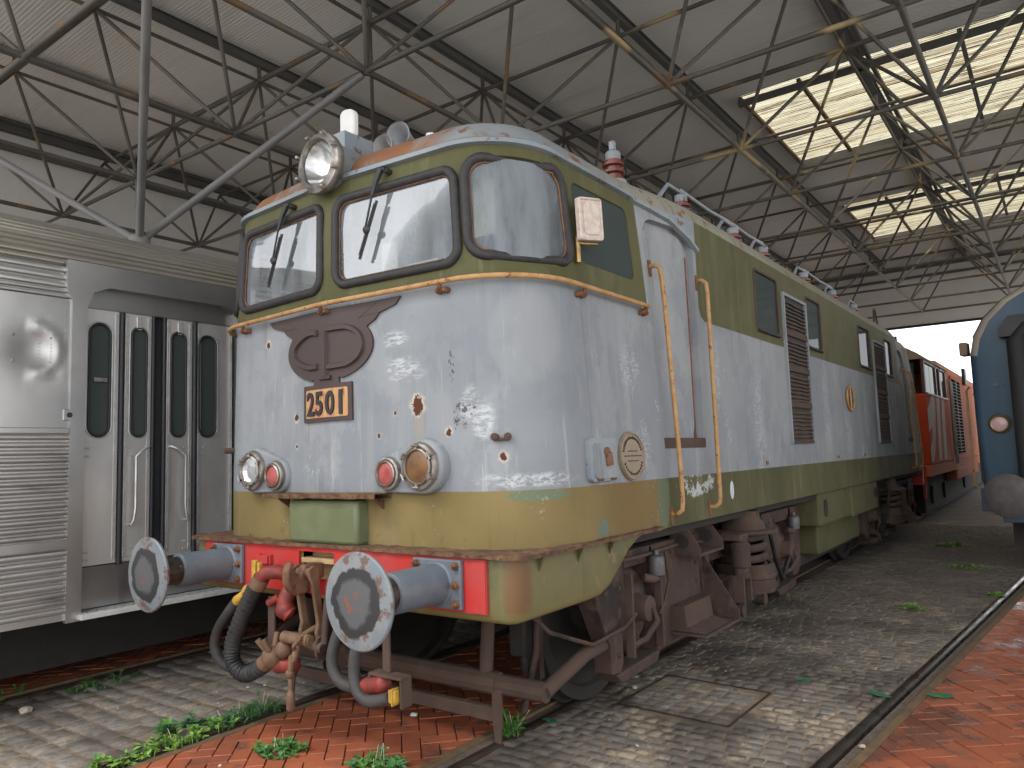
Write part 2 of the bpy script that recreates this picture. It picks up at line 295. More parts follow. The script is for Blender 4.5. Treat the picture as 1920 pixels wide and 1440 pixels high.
    col = t.mix(t.step(t.noise(1, 6, .7, (.12, 9, 1)), .46, .66), (.70, .67, .53), (.36, .27, .14))
    col = t.mix(t.step(t.noise(1, 5, .75, (.5, 26, 1), 4), .55, .60), col, (.09, .06, .03))
    tl = t.n('ShaderNodeBsdfTranslucent'); t.put(tl.inputs[0], col); df = t.n('ShaderNodeBsdfDiffuse'); t.put(df.inputs[0], col)
    tr = t.n('ShaderNodeBsdfTransparent'); t.put(tr.inputs[0], col)
    m1 = t.n('ShaderNodeMixShader'); m1.inputs[0].default_value = .25; t.t.links.new(tl.outputs[0], m1.inputs[1]); t.t.links.new(df.outputs[0], m1.inputs[2])
    m2 = t.n('ShaderNodeMixShader'); m2.inputs[0].default_value = .35; t.t.links.new(m1.outputs[0], m2.inputs[1]); t.t.links.new(tr.outputs[0], m2.inputs[2])
    t.t.links.new(m2.outputs[0], t.out.inputs[0]); MAT['skylight'] = t.m
    # --- ground
    def sett(name, a, b, wet):
        t = NT(name); oi = t.n('ShaderNodeNewGeometry').outputs['Random Per Island'] ; ob = t.n('ShaderNodeObjectInfo').outputs['Random']
        rr = t.math('FRACT', t.math('ADD', oi, ob))
        col = t.mix(rr, a, b)
        col = t.mix(t.step(t.noise(18, 6, .7), .35, .7), col, (.15, .13, .112))
        sand = t.step(t.math('ADD', t.noise(2.2, 5, .65), t.math('MULTIPLY', t.noise(40, 5, .7), .4)), .72, .82)
        col = t.mix(t.math('MULTIPLY', sand, .85), col, (.40, .32, .235))
        dk = t.step(t.noise(.9, 5, .6, None, 9), .47, .6)
        col = t.mix(t.math('MULTIPLY', dk, .72), col, (.07, .057, .048))
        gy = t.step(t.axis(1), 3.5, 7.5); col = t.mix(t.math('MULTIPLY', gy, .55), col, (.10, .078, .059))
        rg = t.fmix(t.math('MULTIPLY', dk, wet), .92, .5)
        return t.done(col, rg, 0, t.noise(55, 6, .7), .5, .004)
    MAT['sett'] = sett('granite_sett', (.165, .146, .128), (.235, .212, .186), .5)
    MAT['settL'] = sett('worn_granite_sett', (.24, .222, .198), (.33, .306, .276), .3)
    t = NT('sandy_joint_dirt')
    col = t.mix(t.step(t.noise(6, 6, .7), .35, .65), (.23, .18, .135), (.40, .315, .22))
    col = t.mix(t.math('MULTIPLY', t.step(t.noise(.9, 5, .6, None, 9), .47, .6), .75), col, (.06, .048, .04))
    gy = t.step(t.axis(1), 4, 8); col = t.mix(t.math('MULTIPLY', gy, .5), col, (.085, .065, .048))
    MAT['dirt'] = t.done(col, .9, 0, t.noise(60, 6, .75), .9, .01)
    def brick(name, wet):
        t = NT(name); rr = t.math('FRACT', t.math('ADD', t.n('ShaderNodeNewGeometry').outputs['Random Per Island'], t.n('ShaderNodeObjectInfo').outputs['Random']))
        col = t.mix(rr, (.32, .085, .038), (.41, .12, .054))
        col = t.mix(t.step(t.noise(5, 6, .65), .52, .66), col, (.17, .075, .05))
        col = t.mix(t.math('MULTIPLY', t.step(t.noise(26, 5, .75), .6, .66), .5), col, (.40, .22, .13))
        dk = t.step(t.noise(1.6, 5, .6, None, 3), .5, .62)
        col = t.mix(t.math('MULTIPLY', dk, .6 if wet else .25), col, (.10, .05, .04))
        return t.done(col, t.fmix(dk, .5 if wet else .65, .2 if wet else .5), 0, t.noise(14, 5, .6), .25, .008)
    MAT['brick'] = brick('red_clay_paver', False); MAT['brickwet'] = brick('wet_red_clay_paver', True)
    MAT['joint'] = simple('brick_joint_mortar', (.11, .085, .07), (.19, .15, .12), 30, .9)
    MAT['rail'] = simple('rusty_rail_head', (.060, .038, .03), (.085, .055, .042), 6, .5, .4, .35, .65, (30, .3))
    MAT['railshine'] = simple('worn_shiny_rail_head', (.085, .065, .055), (.14, .12, .11), 3, .22, .85, .35, .65)
    MAT['strip'] = simple('rusty_guard_strip', (.125, .085, .05), (.20, .125, .06), 8, .75, .1, .35, .65, (40, .4))
    MAT['leaf'] = simple('weed_leaf_green', (.06, .18, .03), (.12, .28, .05), 30, .5)
    MAT['leaf2'] = simple('weed_leaf_light_green', (.17, .33, .05), (.26, .42, .07), 30, .5)
    MAT['leaf3'] = simple('weed_leaf_blue_green', (.05, .16, .065), (.10, .23, .09), 30, .5)
    MAT['stone'] = simple('pale_stone_chip', (.48, .40, .32), (.6, .52, .44), 20, .8)
    MAT['deadleaf'] = simple('torn_green_leaf', (.02, .14, .07), (.03, .19, .09), 30, .6)
    # --- orange loco, coach
    MAT['orange'] = simple('faded_orange_paint', (.56, .16, .075), (.50, .19, .11), 1.5, .85, 0, .35, .65)
    MAT['orangered'] = simple('strong_orange_paint', (.55, .07, .02), (.50, .06, .02), 2, .8)
    MAT['stripe'] = simple('offwhite_stripe_paint', (.62, .58, .51), (.54, .51, .46), 3, .85)
    MAT['cabbrown'] = simple('brown_cab_frame_paint', (.085, .04, .034), (.11, .05, .04), 3, .5)
    MAT['roofbrown'] = simple('brown_dusty_roof', (.20, .14, .09), (.25, .18, .12), 3, .7)
    t = NT('blue_coach_paint')
    col = t.mix(t.step(t.noise(1, 5, .6, (3, 3, .6)), .35, .7), (.034, .074, .118), (.052, .096, .138))
    MAT['blue'] = t.done(col, .42, 0, t.noise(1.5, 3), .15, .01)
    MAT['coachroof'] = simple('coach_roof_grey', (.33, .28, .23), (.38, .32, .26), 3, .6)
    MAT['gangway'] = simple('black_gangway_rubber', (.016, .017, .019), (.026, .026, .029), 4, .7)
    MAT['bufgrey'] = simple('worn_grey_buffer', (.13, .12, .12), (.09, .085, .09), 8, .45, .3, .35, .65, (30, .3))
    MAT['bufrust'] = simple('brown_worn_buffer_face', (.10, .082, .076), (.075, .066, .066), 9, .5, .2, .35, .65, (30, .3))
    MAT['lamp_pink'] = simple('pink_tail_lamp_lens', (.62, .40, .38), (.7, .5, .47), 8, .15)
    MAT['soil'] = simple('yard_gravel', (.37, .36, .345), (.44, .43, .41), 3, .9, 0, .35, .65, (30, .5))
mk()

# ---------------------------------------------------------------- mesh helpers
def frame(z):
    z = z.normalized(); a = Vector((0, 0, 1)) if abs(z.z) < .9 else Vector((1, 0, 0))
    x = a.cross(z).normalized(); return x, z.cross(x), z
class MB:
    def __init__(s): s.v = []; s.f = []; s.mi = []
    def add(s, vs, fs, m=0):
        o = len(s.v); s.v += [Vector(p) for p in vs]
        for f in fs: s.f.append([i+o for i in f]); s.mi.append(m)
        return s
    def box(s, a, b, m=0, T=None):
        x0, y0, z0 = a; x1, y1, z1 = b
        vs = [Vector(p) for p in ((x0,y0,z0),(x1,y0,z0),(x1,y1,z0),(x0,y1,z0),(x0,y0,z1),(x1,y0,z1),(x1,y1,z1),(x0,y1,z1))]
        if T: vs = [T @ p for p in vs]
        return s.add(vs, [(0,3,2,1),(4,5,6,7),(0,1,5,4),(1,2,6,5),(2,3,7,6),(3,0,4,7)], m)
    def rev(s, p0, p1, prof, seg=20, m=0, caps=True):
        """prof: list of (t along p0->p1 in metres, radius)"""
        p0 = Vector(p0); ax = Vector(p1)-p0; x, y, z = frame(ax); vs = []; fs = []
        for t, r in prof:
            for k in range(seg):
                a = 2*math.pi*k/seg; vs.append(p0+z*t+(x*math.cos(a)+y*math.sin(a))*r)
        n = len(prof)
        for i in range(n-1):
            for k in range(seg):
                k2 = (k+1) % seg; fs.append((i*seg+k, i*seg+k2, (i+1)*seg+k2, (i+1)*seg+k))
        if caps:
            fs.append(tuple(range(seg-1, -1, -1))); fs.append(tuple((n-1)*seg+k for k in range(seg)))
        return s.add(vs, fs, m)
    def cyl(s, p0, p1, r, r2=None, seg=16, m=0):
        L = (Vector(p1)-Vector(p0)).length
        return s.rev(p0, p1, [(0, r), (L, r if r2 is None else r2)], seg, m)
    def tube(s, path, r, seg=8, m=0, closed=False, rfun=None):
        P = [Vector(p) for p in path]; n = len(P); vs = []; fs = []
        T = []
        for i in range(n):
            a = P[i-1] if (i > 0 or closed) else P[i]; b = P[(i+1) % n] if (i < n-1 or closed) else P[i]
            T.append((b-a).normalized())
        x, y, _ = frame(T[0])
        for i in range(n):
            if i: 
                q = T[i-1].rotation_difference(T[i]); x = q @ x
            x = (x - T[i]*x.dot(T[i])).normalized(); y = T[i].cross(x)
            rr = rfun(i/(n-1 if n > 1 else 1)) if rfun else r
            for k in range(seg):
                a = 2*math.pi*k/seg; vs.append(P[i]+(x*math.cos(a)+y*math.sin(a))*rr)
        for i in range(n if closed else n-1):
            j = (i+1) % n
            for k in range(seg):
                k2 = (k+1) % seg; fs.append((i*seg+k, i*seg+k2, j*seg+k2, j*seg+k))
        if not closed: fs.append(tuple(range(seg-1, -1, -1))); fs.append(tuple((n-1)*seg+k for k in range(seg)))
        return s.add(vs, fs, m)
    def prism(s, poly, o, ex, ey, d, m=0):
        """2D poly placed at o with axes ex, ey, thickness vector d"""
        o, ex, ey, d = map(Vector, (o, ex, ey, d)); n = len(poly)
        a = [o+ex*p[0]+ey*p[1] for p in poly]; b = [p+d for p in a]
        fs = [tuple(range(n)), tuple(range(2*n-1, n-1, -1))]
        for i in range(n): j = (i+1) % n; fs.append((i, i+n, j+n, j))
        return s.add(a+b, fs, m)
    def grid(s, pts, m=0):
        nr = len(pts); nc = len(pts[0])
        return s.add([p for r in pts for p in r], [(i*nc+j, i*nc+j+1, (i+1)*nc+j+1, (i+1)*nc+j) for i in range(nr-1) for j in range(nc-1)], m)
    def ball(s, c, r, seg=10, m=0, sc_=(1, 1, 1)):
        c = Vector(c); prof = []
        vs = []; fs = []; nr = seg//2
        for i in range(nr+1):
            th = math.pi*i/nr
            for k in range(seg):
                a = 2*math.pi*k/seg; vs.append(c+Vector((math.sin(th)*math.cos(a)*sc_[0], math.sin(th)*math.sin(a)*sc_[1], math.cos(th)*sc_[2]))*r)
        for i in range(nr):
            for k in range(seg): k2 = (k+1) % seg; fs.append((i*seg+k, (i+1)*seg+k, (i+1)*seg+k2, i*seg+k2))
        return s.add(vs, fs, m)
    def build(s, name, mats, parent=None, smooth=40, bevel=0, T=None, fix=True, loc=None):
        me = bpy.data.meshes.new(name)
        vs = [T @ p for p in s.v] if T else s.v
        if loc is not None: loc = Vector(loc); vs = [p-loc for p in vs]
        me.from_pydata(vs, [], s.f)
        if not isinstance(mats, (list, tuple)): mats = [mats]
        for q in mats: me.materials.append(MAT[q])
        if len(mats) > 1: me.polygons.foreach_set('material_index', s.mi)
        if fix:
            bm = bmesh.new(); bm.from_mesh(me); bmesh.ops.remove_doubles(bm, verts=bm.verts, dist=1e-5); bmesh.ops.recalc_face_normals(bm, faces=bm.faces); bm.to_mesh(me); bm.free()
        if smooth:
            me.polygons.foreach_set('use_smooth', [True]*len(me.polygons)); me.set_sharp_from_angle(angle=R(smooth))
        me.update()
        o = bpy.data.objects.new(name, me); COL.objects.link(o)
        if bevel:
            b = o.modifiers.new('bevel', 'BEVEL'); b.width = bevel; b.segments = 2; b.limit_method = 'ANGLE'; b.angle_limit = R(40)
        if loc is not None: o.location = loc
        par(o, parent); return o
def par(o, parent):
    if parent is not None:
        o.parent = parent; m = Matrix.Identity(4); q = parent
        while q is not None: m = q.matrix_basis @ m if q.parent is None else q.matrix_parent_inverse @ q.matrix_basis @ m; q = q.parent
        # world matrix of parent
        o.matrix_parent_inverse = wm(parent).inverted()
def wm(o):
    m = o.matrix_basis.copy()
    if o.parent is not None: m = wm(o.parent) @ o.matrix_parent_inverse @ m
    return m
def tag(o, label, cat, group=None):
    o['label'] = label; o['category'] = cat
    if group: o['group'] = group
    return o
def thing(name, loc, label, cat, group=None):
    o = bpy.data.objects.new(name, None); COL.objects.link(o); o.location = loc; o.empty_display_size = .3
    return tag(o, label, cat, group)
def struct(o): o['kind'] = 'structure'; return o
def rrect(x0, x1, y0, y1, r, n=6):
    pts = []
    for cx, cy, a0 in ((x1-r, y1-r, 0), (x0+r, y1-r, 90), (x0+r, y0+r, 180), (x1-r, y0+r, 270)):
        for k in range(n+1):
            a = R(a0+90*k/n); pts.append((cx+r*math.cos(a), cy+r*math.sin(a)))
    return pts
def circ(cx, cy, r, n=24, ry=None): return [(cx+r*math.cos(2*math.pi*k/n), cy+(ry or r)*math.sin(2*math.pi*k/n)) for k in range(n)]
def inpoly(p, poly):
    x, y = p; c = False; n = len(poly); j = n-1
    for i in range(n):
        xi, yi = poly[i]; xj, yj = poly[j]
        if (yi > y) != (yj > y) and x < (xj-xi)*(y-yi)/(yj-yi)+xi: c = not c
        j = i
    return c
def unit_mesh(name, mb, mat, smooth=40):
    o = mb.build(name, mat, None, smooth); me = o.data; bpy.data.objects.remove(o); return me
def inst(name, me, M, parent):
    o = bpy.data.objects.new(name, me); COL.objects.link(o); o.matrix_basis = M; par(o, parent); return o
def strut_matrix(a, b, r):
    a, b = Vector(a), Vector(b); x, y, z = frame(b-a); L = (b-a).length
    M = Matrix.Identity(4)
    for i in range(3): M[i][0] = x[i]*r; M[i][1] = y[i]*r; M[i][2] = z[i]*L; M[i][3] = a[i]
    return M
def textmesh(body, name):
    c = bpy.data.curves.new(name, 'FONT'); c.body = body; c.align_x = 'CENTER'; c.align_y = 'CENTER'; c.size = 1; c.offset = .02; c.resolution_u = 3
    o = bpy.data.objects.new(name, c); COL.objects.link(o)
    dg = bpy.context.evaluated_depsgraph_get(); me = bpy.data.meshes.new_from_object(o.evaluated_get(dg))
    bpy.data.objects.remove(o); bpy.data.curves.remove(c); return me

# ---------------------------------------------------------------- ground
def cam_depth(p): return (Vector(p)-CAM_P).dot(fwd)
def cam_px(p):
    d = Vector(p)-CAM_P; z = d.dot(fwd)
    if z < .05: return None
    return (960+1406.4*d.dot(rt)/z, 720-1406.4*d.dot(up)/z, z)
g = MB().add([(-400,-400,-.06),(400,-400,-.06),(400,600,-.06),(-400,600,-.06)], [(0,1,2,3)]).build('ground', 'soil', smooth=0); struct(g)

TH = math.atan(.0925)                                # the neighbouring track fans away by this angle
RO = Vector((2.572, 1.957, 0)); RY = Vector((math.sin(TH), math.cos(TH), 0)); RX = Vector((math.cos(TH), -math.sin(TH), 0))
def railX(y): return RO.x+(y-RO.y)*math.tan(TH)      # left rail of that track
def rpt(x, y, z=0): return RO + RX*(x+.0) + RY*y + Vector((0, 0, z))

unit_setts = []
for q in range(4):
    m = MB(); e = .06+.03*rnd.random()
    def ring(s, z, j): return [(sx*(.5-s)+j*(rnd.random()-.5), sy*(.5-s)+j*(rnd.random()-.5), z) for sx, sy in ((-1,-1),(1,-1),(1,1),(-1,1))]
    a, b, c = ring(0, -.05, 0), ring(.02, -.007, .05), ring(.07, 0, .05)
    c = [(x, y, z+.006*(rnd.random()-.5)) for x, y, z in c]
    m.add(a+b+c+[(0, 0, .003)], [(k, (k+1) % 4, 4+(k+1) % 4, 4+k) for k in range(4)] + [(4+k, 4+(k+1) % 4, 8+(k+1) % 4, 8+k) for k in range(4)] + [(8+k, 8+(k+1) % 4, 12) for k in range(4)])
    unit_setts.append(m)

def setts(name, x0f, x1f, y0, y1, mat, skip=None, dz=0, size=.104):
    """rows of stone setts across the strip; the largest in view are parts, the rest one part"""
    base = MB(); ys = [y0+(y1-y0)*k/40 for k in range(41)]
    base.grid([[(x0f(y), y, -.0055+dz), (x1f(y), y, -.0055+dz)] for y in ys])
    root = struct(base.build(name, 'dirt', smooth=0))
    items = []; y = y0
    while y < y1:
        d = size*rnd.uniform(.85, 1.1); x = x0f(y)-rnd.random()*.05
        while x < x1f(y)-.02:
            wd = size*rnd.uniform(.8, 1.35); wd = min(wd, x1f(y)-x)
            if wd > .035 and x+wd*.5 > x0f(y)+.01:
                cx, cy = x+wd/2+rnd.uniform(-.004, .004), y+d/2+rnd.uniform(-.008, .008)
                xa = max(x, x0f(cy)+.004); 
                if not (skip and skip(cx, cy)): items.append((cx, cy, wd-.012, d-.012))
            x += wd
        y += d
    def metric(it):
        p = cam_px((it[0], it[1], 0))
        if p is None or not (-20 < p[0] < 1940 and -20 < p[1] < 1470): return 1e9
        return p[2]
    items.sort(key=metric)
    mes = [unit_mesh('sett', u, mat, 30) for u in unit_setts]
    rest = MB()
    for i, (cx, cy, wx, wy) in enumerate(items):
        M = Matrix.Translation((cx, cy, dz+rnd.uniform(-.004, .003))) @ Matrix.Rotation(rnd.uniform(-.09, .09), 4, 'Z') @ Matrix.Rotation(rnd.uniform(-.02, .02), 4, 'X') @ Matrix.Diagonal((wx, wy, 1, 1))
        if i < 300: inst('sett', mes[i % 4], M, root)
        else:
            u = unit_setts[i % 4]; rest.add([M @ v for v in u.v], u.f)
    if rest.v:
        o = rest.build('setts', mat, root, 30, fix=False); o['kind'] = 'stuff'
    return root
COV = [(1.174, 2.243), (1.90, 2.208), (1.922, 2.921), (1.359-.16, 2.95)]
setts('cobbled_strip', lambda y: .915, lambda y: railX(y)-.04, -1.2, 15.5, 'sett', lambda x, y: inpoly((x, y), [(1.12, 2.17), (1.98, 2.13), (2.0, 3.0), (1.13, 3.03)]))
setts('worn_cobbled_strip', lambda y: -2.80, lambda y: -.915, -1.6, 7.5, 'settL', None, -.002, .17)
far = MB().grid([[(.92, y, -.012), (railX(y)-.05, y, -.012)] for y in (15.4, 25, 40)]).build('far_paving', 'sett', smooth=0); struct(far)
lf = MB().add([(-14,-9,-.03),(-4.68,-9,-.03),(-4.68,34,-.03),(-14,34,-.03)], [(0,1,2,3)]).build('side_ground', 'dirt', smooth=0); struct(lf)
# access cover set with setts
cv = thing('access_cover', (1.55, 2.58, 0), 'square steel framed cover filled with small setts, let into the cobbles', 'cover')
c0 = [Vector((1.15, 2.21, 0)), Vector((1.94, 2.17, 0)), Vector((1.96, 2.95, 0)), Vector((1.16, 2.99, 0))]
m = MB()
for i in range(4):
    a, b = c0[i], c0[(i+1) % 4]; d = (b-a).normalized(); nn = Vector((-d.y, d.x, 0))*.007
    m.add([a-nn, b-nn, b+nn, a+nn]+[p+Vector((0, 0, .004)) for p in (a-nn, b-nn, b+nn, a+nn)], [(0,3,2,1),(4,5,6,7),(0,1,5,4),(1,2,6,5),(2,3,7,6),(3,0,4,7)])
m.build('cover_frame', 'rail', cv, 0)
MB().add([p+Vector((0, 0, -.014)) for p in c0], [(0,1,2,3)]).build('cover_bed', 'dirt', cv, 0)
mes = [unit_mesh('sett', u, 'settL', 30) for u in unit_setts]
for i in range(7):
    for j in range(7):
        inst('sett', mes[(i*3+j) % 4], Matrix.Translation((1.205+i*.107+rnd.uniform(-.006, .006), 2.25+j*.109+rnd.uniform(-.006, .006), -.004+rnd.uniform(-.003, .003))) @ Matrix.Diagonal((.098, .098, .6, 1)), cv)

# ---------------------------------------------------------------- tracks
def clip(poly, ax, val, keep_less):
    out = []
    for i in range(len(poly)):
        a, b = poly[i], poly[(i+1) % len(poly)]; fa = (a[ax] <= val) == keep_less; fb = (b[ax] <= val) == keep_less
        if fa: out.append(a)
        if fa != fb:
            t = (val-a[ax])/(b[ax]-a[ax]); out.append((a[0]+(b[0]-a[0])*t, a[1]+(b[1]-a[1])*t))
    return out
def herring(x0, x1, y0, y1, bw):
    res = []; c = math.sqrt(.5)
    N = int((y1-y0+x1-x0)/bw)+6
    for i in range(-N*2, N*2):
        for j in range(-N, N):
            ox, oy = i+2*j, -i+2*j
            for (a0, b0, a1, b1) in ((0, 0, 2, 1), (2, 0, 3, 2)):
                P = []
                for a, b in ((ox+a0, oy+b0), (ox+a1, oy+b0), (ox+a1, oy+b1), (ox+a0, oy+b1)):
                    sx = 1 if a == ox+a0 else -1; sy = 1 if b == oy+b0 else -1
                    a = a*bw+sx*.0035; b = b*bw+sy*.0035
                    P.append((c*(a-b), c*(a+b)))
                if max(p[1] for p in P) < y0 or min(p[1] for p in P) > y1 or max(p[0] for p in P) < x0 or min(p[0] for p in P) > x1: continue
                for ax, v, k in ((0, x0, False), (0, x1, True), (1, y0, False), (1, y1, True)):
                    P = clip(P, ax, v, k)
                    if len(P) < 3: break
                if len(P) < 3: continue
                ar = abs(sum(P[q][0]*P[(q+1) % len(P)][1]-P[(q+1) % len(P)][0]*P[q][1] for q in range(len(P))))/2
                if ar > .0012: res.append(P)
    return res
def track(name, fn, y0, y1, by0, by1, mat, railmat, left_in=False):
    """fn(x, y, z) -> world, x = 0 at the track centre"""
    bed = MB(); bed.grid([[fn(-.82, y, -.016), fn(.82, y, -.016)] for y in (y0, y1)])
    root = struct(bed.build(name, 'joint', smooth=0))
    for s in (-1, 1):
        m = MB(); ys = [y0+(y1-y0)*k/6 for k in range(7)]
        prof = [(.832, -.05), (.834, -.004), (.842, .001), (.896, .001), (.905, -.004), (.905, -.05)]
        m.grid([[fn(s*x, y, z) for x, z in prof] for y in ys]); m.build('rail', railmat, root, 50)
        m = MB(); prof = [(.70, -.05), (.70, .003), (.752, .003), (.756, -.05)]
        m.grid([[fn(s*x, y, z) for x, z in prof] for y in ys]); m.build('guard_strip', 'strip', root, 0)
        m = MB(); m.grid([[fn(s*.756, y, -.03), fn(s*.834, y, -.03)] for y in ys]); m.build('flangeway', 'dirt', root, 0)
    items = herring(-.698, .698, by0, by1, .112)
    def metric(P):
        p = cam_px(fn(P[0][0], P[0][1], 0))
        return 1e9 if p is None or not (-20 < p[0] < 1940 and -20 < p[1] < 1470) else p[2]
    items.sort(key=metric); rest = MB()
    for i, P in enumerate(items):
        t = (rnd.random()-.5)*.006; tx = (rnd.random()-.5)*.03; ty = (rnd.random()-.5)*.03
        cx = sum(p[0] for p in P)/len(P); cy = sum(p[1] for p in P)/len(P)
        n = len(P); z = lambda p: .001+t+tx*(p[0]-cx)+ty*(p[1]-cy)
        top = [fn(cx+(p[0]-cx)*.965, cy+(p[1]-cy)*.965, z(p)) for p in P]; mid = [fn(p[0], p[1], z(p)-.004) for p in P]; bot = [fn(p[0], p[1], -.03) for p in P]
        fs = [tuple(range(n))]+[(k, (k+1) % n, n+(k+1) % n, n+k)[::-1] for k in range(n)]+[(n+k, n+(k+1) % n, 2*n+(k+1) % n, 2*n+k)[::-1] for k in range(n)]
        if i < 300: MB().add(top+mid+bot, fs).build('brick', mat, root, 0, fix=False)
        else: rest.add(top+mid+bot, fs)
    if rest.v: o = rest.build('bricks', mat, root, 0, fix=False); o['kind'] = 'stuff'
    return root
V = Vector
track('loco_track', lambda x, y, z: V((x, y, z)), -2.0, 34, -1.6, 3.6, 'brick', 'rail')
track('neighbour_track', lambda x, y, z: rpt(x+.87, y, z), -4.5, 30, -1.6, 8.5, 'brickwet', 'railshine')
track('railcar_track', lambda x, y, z: V((x-3.755, y, z)), -12, 30, -1.8, 3.0, 'brick', 'rail')

# ---------------------------------------------------------------- shed
shed = thing('train_shed', (1.375, 13, 0), 'open steel train shed with tubular space frame roof, pale ribbed sheets and yellowed skylights', 'train shed')
GX = lambda i: -.03+2.75*i
GY = lambda j: .90+2.74*j
ZB, ZT, ZR = 6.5, 8.3, 8.76
tubes = []
IX = range(-4, 5); JY = range(-1, 11)
for i in IX:
    for j in JY:
        B = V((GX(i), GY(j), ZB))
        if i+1 in IX: tubes.append((B, V((GX(i+1), GY(j), ZB)), .036))
        if j+1 in JY: tubes.append((B, V((GX(i), GY(j+1), ZB)), .040))
        if i+1 in IX and j+1 in JY:
            Tn = V((GX(i)+1.375, GY(j)+1.37, ZT))
            for a in (0, 1):
                for b in (0, 1): tubes.append((V((GX(i+a), GY(j+b), ZB)), Tn, .029))
            if i+2 in IX: tubes.append((Tn, Tn+V((2.75, 0, 0)), .044 if j % 2 == 1 else .034))
            if j+2 in JY: tubes.append((Tn, Tn+V((0, 2.74, 0)), .030))
for j in JY:                                      # end struts to the side wall
    tubes.append((V((GX(-4), GY(j), ZB)), V((-12.55, GY(j), ZB+.02)), .03))
    if j+1 in JY: tubes.append((V((GX(-4)+1.375-2.75, GY(j)+1.37, ZT)), V((GX(-4)+1.375, GY(j)+1.37, ZT)), .034))
    if j+1 in JY:
        for b in (0, 1): tubes.append((V((GX(-4), GY(j+b), ZB)), V((GX(-4)-1.375, GY(j)+1.37, ZT)), .026))
def tmetric(t):
    best = 0
    for f in (.1, .5, .9):
        p = cam_px(t[0].lerp(t[1], f))
        if p and -30 < p[0] < 1950 and -30 < p[1] < 900: best = max(best, t[2]/p[2])
    return -best
tubes.sort(key=tmetric)
ut = unit_mesh('tube', MB().cyl((0, 0, 0), (0, 0, 1), 1, seg=8), 'tube', 60)
rest = MB(); um = MB().cyl((0, 0, 0), (0, 0, 1), 1, seg=6)
for k, (a, b, r) in enumerate(tubes):
    d = (b-a).normalized()*.03; M = strut_matrix(a+d, b-d, r)
    if k < 300: inst('tube', ut, M, shed)
    else: rest.add([M @ v for v in um.v], um.f)
o = rest.build('far_tubes', 'tube', shed, 60, fix=False); o['kind'] = 'stuff'
un = unit_mesh('node', MB().ball((0, 0, 0), 1, 8), 'tube', 60)
for i in IX:
    for j in JY:
        inst('node', un, Matrix.Translation((GX(i), GY(j), ZB)) @ Matrix.Diagonal((.062, .062, .055, 1)), shed)
        if i+1 in IX and j+1 in JY:
            inst('node', un, Matrix.Translation((GX(i)+1.375, GY(j)+1.37, ZT)) @ Matrix.Diagonal((.055, .055, .05, 1)), shed)
            inst('purlin_post', ut, strut_matrix((GX(i)+1.375, GY(j)+1.37, ZT), (GX(i)+1.375, GY(j)+1.37, ZR-.2), .035), shed)
# purlins along the shed, I section
Y0, Y1 = -4.5, 29.6
for i in range(-5, 6):
    x = GX(i)+1.375; m = MB()
    for dx, dz0, dz1 in ((.055, 0, .012), (.006, .012, .148), (.055, .148, .16)): m.box((x-dx, Y0, ZR-.2+dz0), (x+dx, Y1-.05, ZR-.2+dz1))
    m.build('purlin', 'beam', shed, 0)
m = MB(); m.box((GX(0)+1.375-.16, Y0, ZR-.06), (GX(0)+1.375-.10, Y1-.05, ZR+.02)); m.box((GX(0)+1.375+.10, Y0, ZR-.06), (GX(0)+1.375+.16, Y1-.05, ZR+.02)); m.build('ridge_beam', 'beam', shed, 0)
# ribbed roof panels, one per metre of length, ribs across the shed
XL, XR, RX0 = -12.6, 15.4, GX(0)+1.375
SKY = [(11.55, 15.95), (20.6, 24.9)]
def zr(x): return ZR + .05 - .012*abs(x-RX0)
def panel(xa, xb, y, name, mat, h=.007, n=18, wdt=1.1):
    pts = []; prof = []
    for k in range(n):
        p = wdt/n; o = y+k*p
        prof += [(o, 0), (o+p*.55, 0), (o+p*.65, h), (o+p*.9, h)]
    prof.append((y+wdt+.03, 0))
    lift = .003*(int(round((y-Y0)/1.1)) % 2)
    return MB().grid([[(x, q, zr(x)+dz+lift) for q, dz in prof] for x in (xa, xb)]).build(name, mat, shed, 0, fix=False)
y = Y0
while y < Y1-.05:
    inside = any(a-.05 <= y+.55 <= b for a, b in SKY)
    panel(XL, (-.92 if inside else RX0), y, 'roof_panel', 'sheet'); panel((4.5 if inside else RX0), XR, y, 'roof_panel', 'sheet')
    y += 1.1
for a, b in SKY:
    ya = Y0+1.1*math.ceil((a-.6-Y0)/1.1-.01); ys = []
    q = Y0
    while q < Y1-.05:
        if any(a2-.05 <= q+.55 <= b2 for a2, b2 in SKY) and a-.7 < q < b+.7: ys.append(q)
        q += 1.1
    s0, s1 = min(ys), max(ys)+1.1
    for q in ys:
        panel(-.92, RX0, q, 'skylight_pane', 'skylight', .03, 14); panel(RX0, 4.5, q, 'skylight_pane', 'skylight', .03, 14)
    for x in (-.92, .22, RX0-.12, RX0+.12, 2.9, 4.5):
        MB().box((x-.035, s0, zr(x)-.09), (x+.035, s1, zr(x)-.025)).build('glazing_bar', 'strip' if x in (-.92, .22) else 'beam', shed, 0)
    for q in (s0, s1):
        MB().box((-.95, q-.06, ZR-.2), (4.53, q+.06, ZR-.1)).build('skylight_trimmer', 'beam', shed, 0)
